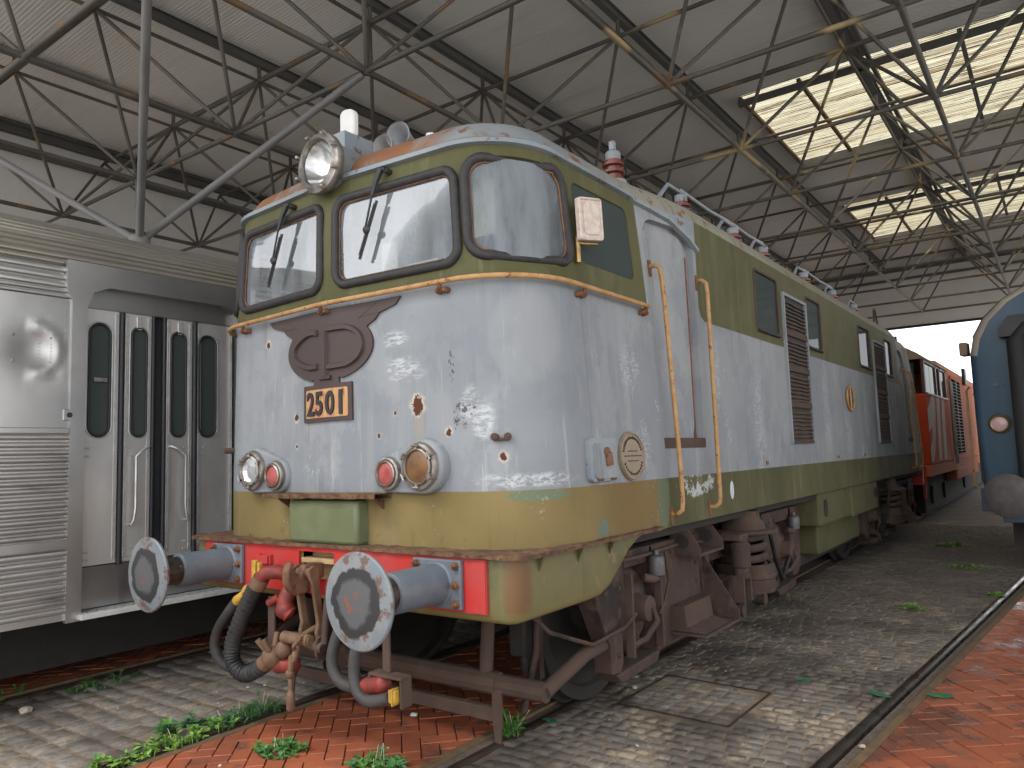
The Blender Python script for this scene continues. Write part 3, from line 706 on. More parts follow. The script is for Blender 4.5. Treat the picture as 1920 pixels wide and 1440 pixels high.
# side wall, end fascia
def wall(a, b, z0, z1, name, step=.9):
    a, b = V(a), V(b); L = (b-a).length; d = (b-a)/L; n = int(L/step)
    for k in range(n):
        p = a+d*(L*k/n); q = a+d*(L*(k+1)/n-.0005); p = p+V((d.y, -d.x, 0))*(.004*(k % 2)); q = q+V((d.y, -d.x, 0))*(.004*(k % 2)); nn = V((d.y, -d.x, 0))*.03
        MB().add([p+V((0,0,z0)), q+V((0,0,z0)), q+V((0,0,z1)), p+V((0,0,z1)), p-nn+V((0,0,z0)), q-nn+V((0,0,z0)), q-nn+V((0,0,z1)), p-nn+V((0,0,z1))], [(0,1,2,3),(5,4,7,6),(0,4,5,1),(3,2,6,7),(0,3,7,4),(1,5,6,2)]).build('wall_panel', 'sheet', shed, 0, fix=False)
wall((-12.62, -4.5, 0), (-12.62, 29.6, 0), -.03, 8.66, 'w', 1.1)
wall((-12.6, 29.57, 0), (15.4, 29.57, 0), 6.2, 8.86, 'w', 1.1)
for z, hh in ((8.42, .16), (8.05, .1)): MB().box((-12.58, Y0, z), (-12.46, Y1-.1, z+hh)).build('wall_rail', 'beam', shed, 0)
for z, hh in ((8.35, .16), (8.0, .08)): MB().box((-12.4, 29.42, z), (15.2, 29.55, z+hh)).build('wall_rail', 'beam', shed, 0)
MB().box((-12.6, 29.48, 6.12), (15.4, 29.66, 6.198)).build('fascia_trim', 'gangway', shed, 0)
# branching columns
def column(x, y):
    c = V((x, y, 4.6)); m = MB(); m.cyl((x, y, -.05), (x, y, 4.62), .11, seg=18); m.cyl((x, y, -.05), (x, y, .02), .24, seg=18); m.cyl((x, y, 4.55), (x, y, 4.66), .13, seg=18)
    co = m.build('column', 'bigtube', shed)
    for a in (-1, 1):
        for b in (-1, 1):
            d = V((x+a*2.75, y+b*1.37, ZB)); e = (d-c).normalized()
            MB().cyl(c+e*.10, d-e*.06, .047, seg=14).build('branch', 'bigtube', co, 60)
column(GX(-2)-.0, GY(0)+1.37)
column(GX(-2), GY(6)+1.37)
column(GX(4), GY(0)+1.37); column(GX(4), GY(6)+1.37)

# ---------------------------------------------------------------- electric locomotive
loco = thing('electric_locomotive', (0, 7.7, 0), 'weathered grey and olive electric locomotive with flaking paint, winged emblem and number plate 2501', 'locomotive')
LEN = 15.4; RC = .5; FY = .67; FS = .07
U1 = 1.0025; U2 = U1+RC*math.pi/2; YS = FY+FS+RC; YE = LEN-YS; U3 = U2+(YE-YS); U4 = U3+RC*math.pi/2; U5 = U4+U1
def plan(u, d=0.):
    """outline of the body; d = inset. u runs from the nose along the right side to the tail"""
    s = 1 if u >= 0 else -1; a = abs(u); r = max(RC-d*.35, .05); hw = 1.5-d; cx = hw-r
    y0 = FY+d+FS
    if a <= U1: t = a/U1; x, y = cx*t, FY+d+FS*t
    elif a <= U2: th = (a-U1)/RC; x, y = cx+r*math.sin(th), y0+r*(1-math.cos(th))
    elif a <= U3: x, y = hw, (y0+r)+(a-U2)/(U3-U2)*(LEN-2*(y0+r))
    elif a <= U4: th = (a-U3)/RC; x, y = cx+r*math.cos(th), LEN-y0-r+r*math.sin(th)
    else: t = min((a-U4)/U1, 1); x, y = cx*(1-t), LEN-y0+FS*t
    return s*x, y
def lerp(z, tab):
    if z <= tab[0][0]: return tab[0][1]
    for (a, p), (b, q) in zip(tab, tab[1:]):
        if z <= b: return p+(q-p)*(z-a)/(b-a)
    return tab[-1][1]
WC = [(1.6, 1.5), (2.74, 1.445), (3.2, 1.412), (3.58, 1.37)]
def sstep(x, a, b): t = min(max((x-a)/(b-a), 0), 1); return t*t*(3-2*t)
def cabness(y): y = min(y, LEN-y); return 1-sstep(y, 2.3, 3.35)
def S(u, z, off=0.):
    """point on the body shell at (u, z), off outward"""
    def q(u, z):
        x, y = plan(u); k = 1+(lerp(z, WC)/1.5-1)*cabness(y)
        rk = .03*sstep(z, 3.2, 3.6)
        return V((x*k, y+(rk if y < 5 else -rk)*(1 if abs(u) < U2 or abs(u) > U3 else 0), z))
    p = q(u, z)
    if off:
        e = .004; n = (q(u+e, z)-q(u-e, z)).cross(q(u, z+e)-q(u, z-e)); n.normalize()
        p = p+n*off
    return p
def uY(y): return U2+(y-YS)          # u of a point on the right side at distance y
def uX(x): return x/1.5*1.0 if False else x*U1
def patch(outlines, off, hole=(), du=.08, dz=.12, back=None):
    """mesh of the region inside outlines[0] (u,z) on the shell; back = second offset for a solid plate"""
    ol = []
    for i_, p_ in enumerate(outlines):
        q_ = outlines[(i_+1) % len(outlines)]; n_ = max(1, int(math.hypot(q_[0]-p_[0], q_[1]-p_[1])/.09))
        ol += [(p_[0]+(q_[0]-p_[0])*k_/n_, p_[1]+(q_[1]-p_[1])*k_/n_) for k_ in range(n_)]
    us = [p[0] for p in ol]; zs = [p[1] for p in ol]
    pts = list(ol); edges = [(i, (i+1) % len(ol)) for i in range(len(ol))]
    n0 = len(ol)
    a = min(us)+du*.5
    while a < max(us):
        b = min(zs)+dz*.5
        while b < max(zs):
            if inpoly((a, b), ol) and min((a-p[0])**2+(b-p[1])**2 for p in ol) > (.25*min(du, dz))**2: pts.append((a, b))
            b += dz
        a += du
    r = delaunay_2d_cdt([Vector(p) for p in pts], edges, [], 0, 1e-6)
    vs2 = r[0]; fs = []
    for f in r[2]:
        c = sum((vs2[i] for i in f), Vector((0, 0)))/3
        if inpoly(c, ol): fs.append(tuple(f))
    m = MB(); m.add([S(p[0], p[1], off) for p in vs2], fs)
    if back is not None:
        n = len(ol); m.add([S(p[0], p[1], off) for p in ol]+[S(p[0], p[1], back) for p in ol], [(i, (i+1) % n, n+(i+1) % n, n+i) for i in range(n)])
    return m

# window and door openings (u0, u1, z0, z1, radius, glass)
FW = [(.075, 1.105, 2.845, 3.425, .10, 'glass'), (1.165, 1.895, 2.865, 3.47, .12, 'glass'), (uY(1.46), uY(2.22), 2.915, 3.455, .07, 'glassdark')]
SW = [(uY(a), uY(b), 2.86, 3.44, .06, 'glassdark') for a, b in ((4.58, 5.30), (6.36, 6.99), (9.07, 9.83), (11.02, 11.58))]
LV = [(uY(5.47), uY(6.27), 1.785, 3.315), (uY(10.03), uY(10.93), 1.77, 3.30)]
DR = [(uY(2.43), uY(3.14), 1.74, 3.46, .16), (uY(12.72), uY(13.42), 1.74, 3.46, .16)]
wins = [(*t, True) for t in FW]+[(*t, False) for t in SW]
wins = wins+[(-b, -a, c, d, r, gl, fr) for a, b, c, d, r, gl, fr in wins if True]
holes = [rrect(a, b, c, d, r) for a, b, c, d, r, gl, fr in wins]+[rrect(a, b, c, d, r) for a, b, c, d, r in DR]+[rrect(-b, -a, c, d, r) for a, b, c, d, r in DR]
ZB0, ZG, ZU, ZT0 = 1.19, 1.532, 2.755, 3.565
DIP = [(uY(2.30), 3.545), (uY(2.55), 3.535), (uY(2.80), 3.50), (uY(3.05), 3.40), (uY(3.19), 3.32)]
lines = []
def add_lines(sg):
    lines.append([(sg*uY(2.36), ZU), (sg*uY(2.36), DIP[0][1]-.0)]); lines.append([(sg*a, b) for a, b in DIP])
    lines.append([(sg*uY(3.19), 3.32), (sg*uY(3.19), ZT0)]); lines.append([(sg*uY(3.19), 3.32), (sg*uY(3.19), 2.86), (sg*uY(3.22), 2.79), (sg*uY(3.29), ZU)])
    lines.append([(sg*uY(12.65), ZU), (sg*uY(12.65), ZT0)]); lines.append([(sg*uY(13.5), ZU), (sg*uY(13.5), ZT0)])
add_lines(1); add_lines(-1)
us = []
u = 0
while u < U5: us.append(u); u += .07 if (u < 2.0 or u > U3-.1) else .22
us.append(U5); us = sorted([-x for x in us if x > 0]+us)
zs = [ZB0, 1.36, ZG, 1.75, 2.0, 2.25, 2.5, ZU, 2.9, 3.05, 3.2, 3.35, 3.48, ZT0]
pts = [(a, b) for a in us for b in zs]; edges = []
nz = len(zs)
for zi in (zs.index(ZG), zs.index(ZU)):
    edges += [(i*nz+zi, (i+1)*nz+zi) for i in range(len(us)-1)]
keep = []
for p in pts: keep.append(True)
for h in holes+lines:
    o = len(pts); pts += h; cl = h in holes
    edges += [(o+i, o+(i+1) % len(h)) for i in range(len(h) if cl else len(h)-1)]
r = delaunay_2d_cdt([Vector(p) for p in pts], edges, [], 0, 1e-5)
vs2 = r[0]; m = MB(); m.v = [S(p[0], p[1]) for p in vs2]
def region(u, z):
    a = abs(u); y = plan(u)[1]
    if z < ZG: return 1
    if z < ZU: return 0
    if a < U2 or (a < U3 and y < 2.36): return 2
    if a > U3 or y > 13.5: return 2
    if y < 3.30:
        if z > lerp(a, DIP): return 3 if y < 3.19 else 2
        if y < 3.19: return 0
        return 2 if inpoly((a, z), [(uY(3.19), 4), (uY(3.19), 2.86), (uY(3.22), 2.79), (uY(3.29), ZU), (uY(3.5), ZU), (uY(3.5), 4)]) else 0
    if 12.65 < y < 13.5: return 0
    return 2
hb = [(min(p[0] for p in h), max(p[0] for p in h), h) for h in holes]
for f in r[2]:
    c = sum((vs2[i] for i in f), Vector((0, 0)))/3
    if any(a <= c.x <= b and inpoly(c, h) for a, b, h in hb): continue
    m.f.append(list(f)); m.mi.append(region(c.x, c.y))
m.build('body_shell', ['grey', 'band', 'green', 'gutter'], loco, 25)

# roof, one ring inside the other
prof = [(0, 3.562), (.012, 3.595), (.035, 3.645), (.08, 3.71), (.16, 3.77), (.28, 3.825), (.45, 3.87), (.7, 3.905), (1.0, 3.925), (1.3, 3.935)]
m = MB(); rows = []
for d, z in prof:
    row = []
    for u in us:
        x, y = plan(u, d); k = 1+(1.372/1.5-1)*cabness(y); row.append(V((x*k, y+(.03 if y < 5 else -.03)*(1 if abs(u) < U2 or abs(u) > U3 else 0), z)))
    rows.append(row)
m.grid(rows); n = len(us); last = rows[-1]
m.add(last, [tuple(range(n))])
m.build('roof', 'roof', loco, 50)
# gutter strip with its dip over the door
path = []
u = -uY(2.3)
while u <= uY(2.3): path.append((u, 3.565)); u += .07
path = [(-a, b) for a, b in DIP[::-1]]+path+DIP
m = MB(); pr = [(-.004, -.018), (.034, -.012), (.034, .014), (.012, .03), (-.004, .03)]
m.grid([[S(u, z, 0)+(S(u, z, .1)-S(u, z, 0))*(o/.1)+V((0, 0, dz)) for o, dz in pr] for u, z in path])
m.build('gutter', 'gutter', loco, 50)

# windows: pane > rubber seal
for (a, b, c, d, rr, gl, fr) in wins:
    ol = rrect(a, b, c, d, rr, 7)
    p = patch(rrect(a+.004, b-.004, c+.004, d-.004, rr, 7), -.012, du=.09, dz=.15).build('window', gl, loco, 40)
    if gl == 'glass':
        sr = rrect(a+.004, b-.004, c+.004, d-.004, rr-.005, 7)
        MB().tube([S(x, z, .004) for x, z in sr], .030, 8, closed=True).build('rubber_seal', 'rubber', p, 70)
        sr = rrect(a+.032, b-.032, c+.032, d-.032, rr-.02, 7)
        MB().tube([S(x, z, -.004) for x, z in sr], .008, 6, closed=True).build('seal_lip', 'hook', p, 70)
    elif fr:
        MB().tube([S(x, z, -.008) for x, z in rrect(a, b, c, d, rr, 7)], .008, 6, closed=True).build('frame', 'green', p, 70)
    else:
        MB().tube([S(x, z, -.002) for x, z in rrect(a, b, c, d, rr, 7)], .016, 6, closed=True).build('frame', 'bogie2', p, 70)
        MB().tube([S(a+.03, c-.012, .014), S(b-.03, c-.012, .014)], .018, 6).build('sill', 'rubber', p, 70)
# dark engine room behind the side windows and cab interior
MB().box((-1.2, 3.6, 1.3), (1.2, 11.8, 3.5)).build('engine_room', 'dark', loco, 0)
m = MB(); m.box((-1.25, 1.0, 1.75), (1.25, 3.3, 1.8)); m.build('cab_floor', 'dark', loco, 0)
m = MB(); m.box((-1.3, 3.3, 1.75), (1.3, 3.34, 3.55)); m.box((-1.25, .9, 3.57), (1.25, 3.3, 3.59)); m.build('cab_bulkhead', 'cream', loco, 0)
m = MB(); m.box((-1.1, .85, 2.55), (1.05, 1.25, 2.74)); m.box((-1.1, .82, 2.74), (1.1, 1.3, 2.78)); m.box((.25, .95, 2.78), (.7, 1.2, 2.98)); m.box((-.6, .95, 2.78), (-.3, 1.2, 2.93)); m.build('driver_desk', 'cream', loco, 0, .01)
m = MB(); m.box((.55, 1.75, 2.25), (1.05, 2.2, 2.36)); m.box((.55, 2.2, 2.3), (1.05, 2.3, 3.25)); m.cyl((.8, 1.98, 1.8), (.8, 1.98, 2.25), .05); m.build('driver_seat', 'seat', loco, 40, .03)
m = MB(); m.box((.98, .98, 3.05), (1.12, 1.02, 3.4)); m.box((.30, .86, 2.9), (.44, .87, 3.12)); m.build('sun_visor', 'cream', loco, 0, .008)
m = MB(); m.prism([(0, 0), (.34, 0), (.30, .3), (.28, .56), (0, .56)], (1.06, 1.42, 2.86), (.55, .83, 0), (0, 0, 1), (.01, -.006, 0)); m.build('cab_curtain', 'seat', loco, 0)

# doors
for dn, (a, b, c, d, rr) in enumerate(DR+[(-b, -a, c, d, rr) for a, b, c, d, rr in DR]):
    ol = rrect(a, b, c, d, rr)
    do = patch(ol, -.055, back=.0).build('door', 'grey', loco, 30)
    a2, b2 = a+.09, b-.09
    pl = patch(rrect(a+.045, b-.075, c+.06, d-.045, .13), -.040, back=-.055).build('door_panel', 'grey', do, 30)
    ed = MB().tube([S(b-.055, c+.05, -.045), S(b-.055, (c+d)/2, -.045), S(b-.055, d-.2, -.045)], .008, 6).build('hinge_strip', 'rustedge', do, 60)
    patch([(a, c), (b+.02, c), (b+.02, c+.075), (a, c+.075)], .004, back=-.055).build('threshold', 'bogie2', do, 0)
    if dn < 2:
        ys = (2.46, 3.17) if dn == 0 else (12.75, 13.47)
        for y in ys:
            u_ = uY(y); z1 = 3.02; z0 = 1.30
            P = [S(u_, z1+.05, 0), S(u_, z1+.05, .05), S(u_, z1+.02, .085), S(u_, z1-.06, .09)]+[S(u_, z1-.06+(z0+.06-z1+.06)*k/8, .09) for k in range(1, 9)]+[S(u_, z0+.01, .085), S(u_, z0-.02, .05), S(u_, z0-.02, 0)]
            hr = MB().tube(P, .017, 10).build('handrail', 'ochre', loco, 60)
            for zz in (z1+.05, z0-.02):
                patch(rrect(u_-.02, u_+.02, zz-.075, zz+.05, .01, 2), .008, back=0).build('bracket', 'rustedge', hr, 0)
# front handrail on brackets
P = [S(-uY(1.6), 2.72, .0)]+[S(-uY(1.6)+(2*uY(1.6)+.66)*k/70, 2.735, .055) for k in range(71)]+[S(uY(2.26)+.02, 2.72, .01)]
hr = MB().tube(P, .0165, 10).build('nose_handrail', 'ochre', loco, 60)
for u_ in (-1.0, -.02, .98, uY(1.40), uY(2.24), -uY(1.4)):
    m = MB(); o = S(u_, 2.70, .03); 
    for s in (-.028, .028): m.rev(S(u_+s, 2.69, -.002), S(u_+s, 2.69, .1), [(0, .018), (.03, .018), (.05, .01)], 10)
    m.tube([S(u_, 2.69, .01), S(u_, 2.70, .045), S(u_, 2.735, .055)], .014, 8); m.tube([S(u_-.03, 2.69, .022), S(u_+.03, 2.69, .022)], .013, 8)
    m.build('rail_bracket', 'rustedge', hr, 60)

# louvres
for a, b, c, d in LV:
    m = MB(); t = .028
    bk = patch([(a, c), (b, c), (b, d), (a, d)], .002).build('louvre', 'dark', loco, 0)
    for p0, p1 in (((a-.035, c-.03), (a, d+.03)), ((b, c-.03), (b+.035, d+.03))): patch([(p0[0], p0[1]), (p1[0], p0[1]), (p1[0], p1[1]), (p0[0], p1[1])], t, back=0).build('louvre_side', 'grey', bk, 0)
    patch([(a, d), (b, d), (b, d+.03), (a, d+.03)], t-.002, back=0).build('louvre_head', 'grey', bk, 0); patch([(a, c-.03), (b, c-.03), (b, c), (a, c)], t-.002, back=0).build('louvre_sill', 'bogie2', bk, 0)
    for zz in (c+.38, c+.76, c+1.14): patch([(a, zz-.028), (b, zz-.028), (b, zz+.028), (a, zz+.028)], .024, back=0).build('crossbar', 'bogie2', bk, 0)
    k = 0; z = c+.02
    while z < d-.02:
        if all(abs(z-q) > .04 for q in (c+.38, c+.76, c+1.14)):
            sag = [.004*math.sin(3.1*j+z*9)+.004*rnd.uniform(-1, 1) for j in range(5)]
            m = MB(); nn = 4
            for j in range(nn):
                pass
            top = [S(a+(b-a)*j/nn, z+sag[j], .004) for j in range(nn+1)]; bot = [S(a+(b-a)*j/nn, z+sag[j]-.026, .022) for j in range(nn+1)]; b2 = [p-V((0, 0, .005)) for p in bot]
            m.grid([top, bot, b2]); m.build('slat', 'bogie2', bk, 30, fix=False)
        z += .042

# emblem with wings, letters and number plate
EX = -.02
Rp = [(.665, 2.706), (.62, 2.662), (.485, 2.627), (.445, 2.59), (.385, 2.562)]
el = []
for k in range(0, 15):
    th = R(28-(28+69)*k/14); el.append((.425*math.cos(th), 2.452+.215*math.sin(th)*1.0))
half = Rp+el+[(.125, 2.262), (.125, 2.222), (.237, 2.222), (.237, 1.982)]
outl = [(x+EX, z) for x, z in half]+[(-x+EX, z) for x, z in half[::-1]]
outl = [(x, z) for x, z in outl]
em = patch(outl[::-1], .016, back=0, du=.1, dz=.1).build('emblem', 'emblem', loco, 30)
def band(pts, wdt, off, base, name):
    """raised strip along a polyline in (u,z)"""
    m = MB(); L = []; Rr = []
    for i, p in enumerate(pts):
        a = Vector(pts[max(i-1, 0)]); b = Vector(pts[min(i+1, len(pts)-1)]); d = (b-a).normalized(); nn = Vector((-d.y, d.x))*wdt/2
        L.append(Vector(p)+nn); Rr.append(Vector(p)-nn)
    rows = [[S(l.x, l.y, base), S(l.x*.8+r_.x*.2, l.y*.8+r_.y*.2, off), S(l.x*.2+r_.x*.8, l.y*.2+r_.y*.8, off), S(r_.x, r_.y, base)] for l, r_ in zip(L, Rr)]
    m.grid(rows); m.add(rows[0], [(0,1,2,3)]); m.add(rows[-1], [(0,1,2,3)])
    return m.build(name, 'emblem', em, 30)
C_ = [(EX+.345*math.cos(R(a)), 2.455+.128*math.sin(R(a))) for a in range(118, 248, 7)]
C_ = [(EX-.085, 2.565)]+[p for p in C_ if p[0] < EX-.1]+[(EX-.085, 2.342)]
band(C_, .045, .036, .014, 'letter_c')
band([(EX-.085, 2.58), (EX-.085, 2.545)], .03, .034, .014, 'letter_serif'); band([(EX-.085, 2.36), (EX-.085, 2.325)], .03, .034, .014, 'letter_serif')
Pp = [(EX+.0, 2.575), (EX+.12, 2.574)]+[(EX+.15+.19*math.cos(R(a)), 2.452+.122*math.sin(R(a))) for a in range(80, -91, -9)]+[(EX+.03, 2.327)]
band(Pp, .042, .036, .014, 'letter_p'); band([(EX+.005, 2.59), (EX+.005, 2.265)], .048, .038, .014, 'letter_p'); band([(EX-.05, 2.262), (EX+.06, 2.262)], .03, .036, .014, 'letter_serif')
for pts_ in ([(.30, 2.612), (.36, 2.625), (.485, 2.63)], [(.30, 2.612), (.40, 2.66), (.475, 2.70)]):
    for sg in (1, -1): band([(EX+sg*x, z) for x, z in pts_], .006, .018, .015, 'feather_line')
np_ = patch(rrect(EX-.205, EX+.205, 2.008, 2.192, .012, 3), .020, back=.014).build('number_plate', 'nplate', loco, 0)
for i, chx in enumerate('2501'):
    me = textmesh(chx, 'digit'); xs = [v.co.x for v in me.vertices]; yy = [v.co.y for v in me.vertices]
    w_ = .078 if chx != '1' else .03; cx = EX+(-.148, -.055, .052, .148)[i]
    bx0, bx1, by0, by1 = min(xs), max(xs), min(yy), max(yy)
    P2 = [(cx+((v.co.x-bx0)/(bx1-bx0)-.5)*w_, 2.022+(v.co.y-by0)/(by1-by0)*.155) for v in me.vertices]
    m = MB(); n = len(P2)
    if chx == '1':
        q = [(cx-.014, 2.022), (cx+.014, 2.022), (cx+.014, 2.177), (cx-.014, 2.177)]; patch(q, .030, back=.02).build('digit', 'black', np_, 0); bpy.data.meshes.remove(me); continue
    m.add([S(x, z, .030) for x, z in P2]+[S(x, z, .02) for x, z in P2], [tuple(p.vertices) for p in me.polygons])
    ec = {}
    for p in me.polygons:
        for k_ in p.edge_keys: ec[k_] = ec.get(k_, 0)+1
    for (q0, q1), cnt in ec.items():
        if cnt == 1: m.f.append([q0, q1, q1+n, q0+n]); m.mi.append(0)
    m.build('digit', 'black', np_, 30); bpy.data.meshes.remove(me)

# top headlamp
HC = V((0, .565, 3.668)); ax = V((0, 1, -.02))
m = MB(); m.rev(HC+V((0, .03, 0)), HC+V((0, 1, 0)), [(0, .19), (.06, .185), (.08, .165), (.2, .16), (.34, .15), (.5, .15)], 36, caps=False)
hl = m.build('headlamp', 'gutter', loco, 40)
MB().rev(HC+V((0, .07, 0)), HC+V((0, -1, 0)), [(-.02, .19), (0, .203), (.028, .205), (.042, .198), (.05, .178), (.056, .172), (.062, .160), (.05, .152), (.03, .152)], 40, caps=False).build('bezel', 'chrome', hl, 40)
MB().rev(HC+V((0, .075, 0)), HC+V((0, 1, 0)), [(-.03, .15), (.01, .13), (.05, .09), (.075, .03), (.08, .0)], 32, caps=False).build('reflector', 'silver', hl, 60)
MB().rev(HC+V((0, .03, 0)), HC+V((0, -1, 0)), [(0, .152), (.012, .11), (.018, .05), (.02, 0)], 32, caps=False).build('lens', 'glassclear', hl, 60)
for k in range(8):
    a = R(22+45*k); d = V((math.cos(a), 0, math.sin(a)))
    m = MB(); m.tube([HC+d*.19+V((0, .045, 0)), HC+d*.205+V((0, .01, 0)), HC+d*.185+V((0, -.005, 0))], .011, 8); m.ball(HC+d*.19+V((0, .0, 0)), .014, 8); m.build('clamp', 'chrome', hl, 60)
# horns, aerials, box
m = MB(); m.box((-.32, .94, 3.76), (-.13, 1.22, 4.05)); m.build('aerial_box', 'gutter', loco, 0, .004)
m = MB(); m.add([], []); m.prism(rrect(-.06, .06, 0, .22, .05, 6), (-.22, 1.04, 4.048), (1, .25, 0), (0, 0, 1), (.0, .05, 0)); m.build('aerial_fin', 'white', loco, 50, .012)
def horn(c, d, s=1, name='horn'):
    c, d = V(c), V(d).normalized()
    m = MB(); m.rev(c, c+d, [(0, .088*s), (.008*s, .092*s), (.02, .086*s), (.07*s, .066*s), (.14*s, .048*s), (.24*s, .032*s), (.34*s, .024*s), (.36*s, .035*s), (.44*s, .035*s)], 24, caps=False)
    m.rev(c+d*.004, c+d, [(0, .088*s), (.05*s, .06*s), (.14*s, .03*s), (.2*s, .0)], 24, caps=False)
    m.tube([c+d*.3*s, c+d*.3*s+V((0, 0, -.14))], .02, 8)
    return m.build(name, 'buf2', loco, 50)
MAT['buf2'] = simple('pale_grey_horn_paint', (.33, .345, .36), (.27, .28, .295), 9, .45)
horn((.325, 1.0, 3.905), (-.25, 1, .04)); horn((.205, .97, 3.845), (-.1, 1, .02), .95)
m = MB(); m.prism([(0, 0), (.17, 0), (.16, .04), (.06, .115), (.015, .11)], (.44, 1.14, 3.825), (.75, .66, 0), (0, 0, 1), (-.03, .034, 0)); m.build('aerial_fin', 'white', loco, 50, .012)
# wipers
for sg, x0, zt in ((-1, -.47, 3.50), (1, .53, 3.52)):
    p0 = S(x0, zt, .05)
    m = MB(); m.rev(S(x0+.035, zt-.01, -.01), S(x0+.035, zt-.01, .1), [(0, .02), (.05, .02), (.06, .014)], 10); m.tube([S(x0+.035, zt-.005, .045), p0], .016, 8)
    m.tube([p0, S(x0-.03, zt-.08, .06), S(x0-.06, zt-.17, .06)], .016, 6, rfun=lambda t: .026-.014*t)
    m.tube([S(x0-.06, zt-.16, .06), S(x0-.125, zt-.36, .055)], .007, 6)
    wp = m.build('wiper', 'black', loco, 50)
    a, b = S(x0-.03, zt-.20, .045), S(x0-.19, zt-.545, .045)
    m = MB(); m.tube([a, b], .012, 4); m.tube([a.lerp(b, .06)+V((0, -.012, 0)), b.lerp(a, .06)+V((0, -.012, 0))], .007, 6); m.ball(a.lerp(b, .5)+V((0, -.015, 0)), .028, 8, 0, (1.2, .6, 1)); m.build('blade', 'black', wp, 50)

# lower lamp clusters
for sg in (1, -1):
    hx, tx, zc1, zc2 = sg*.795, sg*.541, 1.680, 1.643
    pts_ = []; 
    hull = []
    for a in range(0, 360, 10):
        c_, s_ = math.cos(R(a)), math.sin(R(a))
        best = max(((hx+.160*c_, zc1+.160*s_), (tx+.118*c_, zc2+.118*s_)), key=lambda p: p[0]*c_+p[1]*s_)
        hull.append(best)
    yf = .668
    m = MB(); n = len(hull); cxm = (hx+tx)/2
    r1 = [V((x, S(x, z).y+.02, z)) for x, z in hull]; r2 = [V((x*.97+cxm*.03, yf+.006, z*.97+1.66*.03)) for x, z in hull]; r3 = [V((x*.92+cxm*.08, yf-.004, z*.92+1.66*.08)) for x, z in hull]
    r0_ = [V((x, yf+.02, z)) for x, z in hull]
    m.add(r1+r0_+r2+r3, [(i*n+k, i*n+(k+1) % n, (i+1)*n+(k+1) % n, (i+1)*n+k) for i in range(3) for k in range(n)]+[tuple(3*n+k for k in range(n))])
    fx = m.build('lamp_housing', 'grey', loco, 50)
    def lamp(x, z, R0, lens, par_, name, clamps):
        c = V((x, yf-.002, z))
        MB().rev(c, c+V((0, -1, 0)), [(-.01, R0), (.02, R0), (.03, R0*.96), (.034, R0*.84), (.026, R0*.8), (.026, R0*.78), (.04, R0*.76), (.045, R0*.7), (.035, R0*.66)], 32, caps=False).build('bezel', 'chrome', par_, 40)
        if lens == 'silver':
            MB().rev(c+V((0, -.026, 0)), c+V((0, 1, 0)), [(0, R0*.7), (.03, R0*.5), (.045, 0)], 28, caps=False).build('reflector', 'silver', par_, 60)
            MB().rev(c+V((0, -.030, 0)), c+V((0, -1, 0)), [(0, R0*.7), (.012, R0*.4), (.016, 0)], 28, caps=False).build('lens', 'glassclear', par_, 60)
        else:
            MB().rev(c+V((0, -.028, 0)), c+V((0, -1, 0)), [(0, R0*.72), (.012, R0*.45), (.018, 0)], 28, caps=False).build(name, lens, par_, 60)
        for k in range(clamps):
            a = R(90+360*k/clamps); d = V((math.cos(a), 0, math.sin(a)))
            m = MB(); m.tube([c+d*R0*.98+V((0, .0, 0)), c+d*R0*.9+V((0, -.045, 0)), c+d*R0*.72+V((0, -.045, 0))], .009, 6); m.tube([c+d*R0*.86+V((0, -.05, 0))+d.cross(V((0, 1, 0)))*.022, c+d*R0*.86+V((0, -.05, 0))-d.cross(V((0, 1, 0)))*.022], .007, 6); m.build('clamp', 'chrome', par_, 50)
    lamp(hx, zc1, .138, 'lens_amber' if sg > 0 else 'silver', fx, 'lens', 6); lamp(tx, zc2, .10, 'lens_red', fx, 'tail_lens', 0)

# ledge and box under the emblem
m = MB(); n = 16
rows = []
for k in range(n+1):
    x = -.52+1.04*k/n; j = rnd.uniform(-.012, .012); rows.append([V((x, .76, 1.505)), V((x, .55+j, 1.500+rnd.uniform(-.004, .004))), V((x, .55+j, 1.520+rnd.uniform(0, .012))), V((x, .66, 1.520+rnd.uniform(0, .01))), V((x, .76, 1.522))])
m.grid(rows); lg = m.build('nose_ledge', 'rust', loco, 0)
for s in (-1, 1): MB().prism([(0, 0), (-.10, 0), (0, -.07)], (s*.45-.006, .70, 1.500), (0, 1, 0), (0, 0, 1), (.012, 0, 0)).build('gusset', 'rust', lg, 0)
MB().box((-.325, .595, 1.215), (.325, .78, 1.485)).build('nose_box', 'greenbox', loco, 40, .025)
# small fittings on the shell
m = MB()
for s in (-.035, .035): m.rev(S(1.29+s, 1.83, 0), S(1.29+s, 1.83, .1), [(0, .022), (.04, .022), (.045, .012)], 10)
m.tube([S(1.25, 1.815, .025), S(1.33, 1.815, .025)], .01, 6); m.build('lamp_bracket', 'bogie2', loco, 50)
m = MB()
for s in (-.035, .035): m.rev(S(-1.29+s, 1.83, 0), S(-1.29+s, 1.83, .1), [(0, .022), (.07, .022), (.075, .012)], 10)
m.build('lamp_bracket', 'bogie2', loco, 50)
fl = patch(rrect(uY(1.325), uY(1.65), 1.555, 1.81, .03), .035, back=0).build('socket_flap', 'gutter', loco, 30)
patch(rrect(uY(1.365), uY(1.625), 1.572, 1.778, .02), .046, back=.03).build('flap_lid', 'grey', fl, 30)
m = patch(circ(uY(1.50), 1.725, .03, 12), .060, back=.03); m.tube([S(uY(1.50), 1.72, .058), S(uY(1.51), 1.645, .056)], .026, 8); m.build('flap_lock', 'hook', fl, 40)
for s in (1.42, 1.58): MB().tube([S(uY(s-.03), 1.567, .035), S(uY(s+.03), 1.567, .035)], .011, 8).build('hinge', 'rustedge', fl, 50)
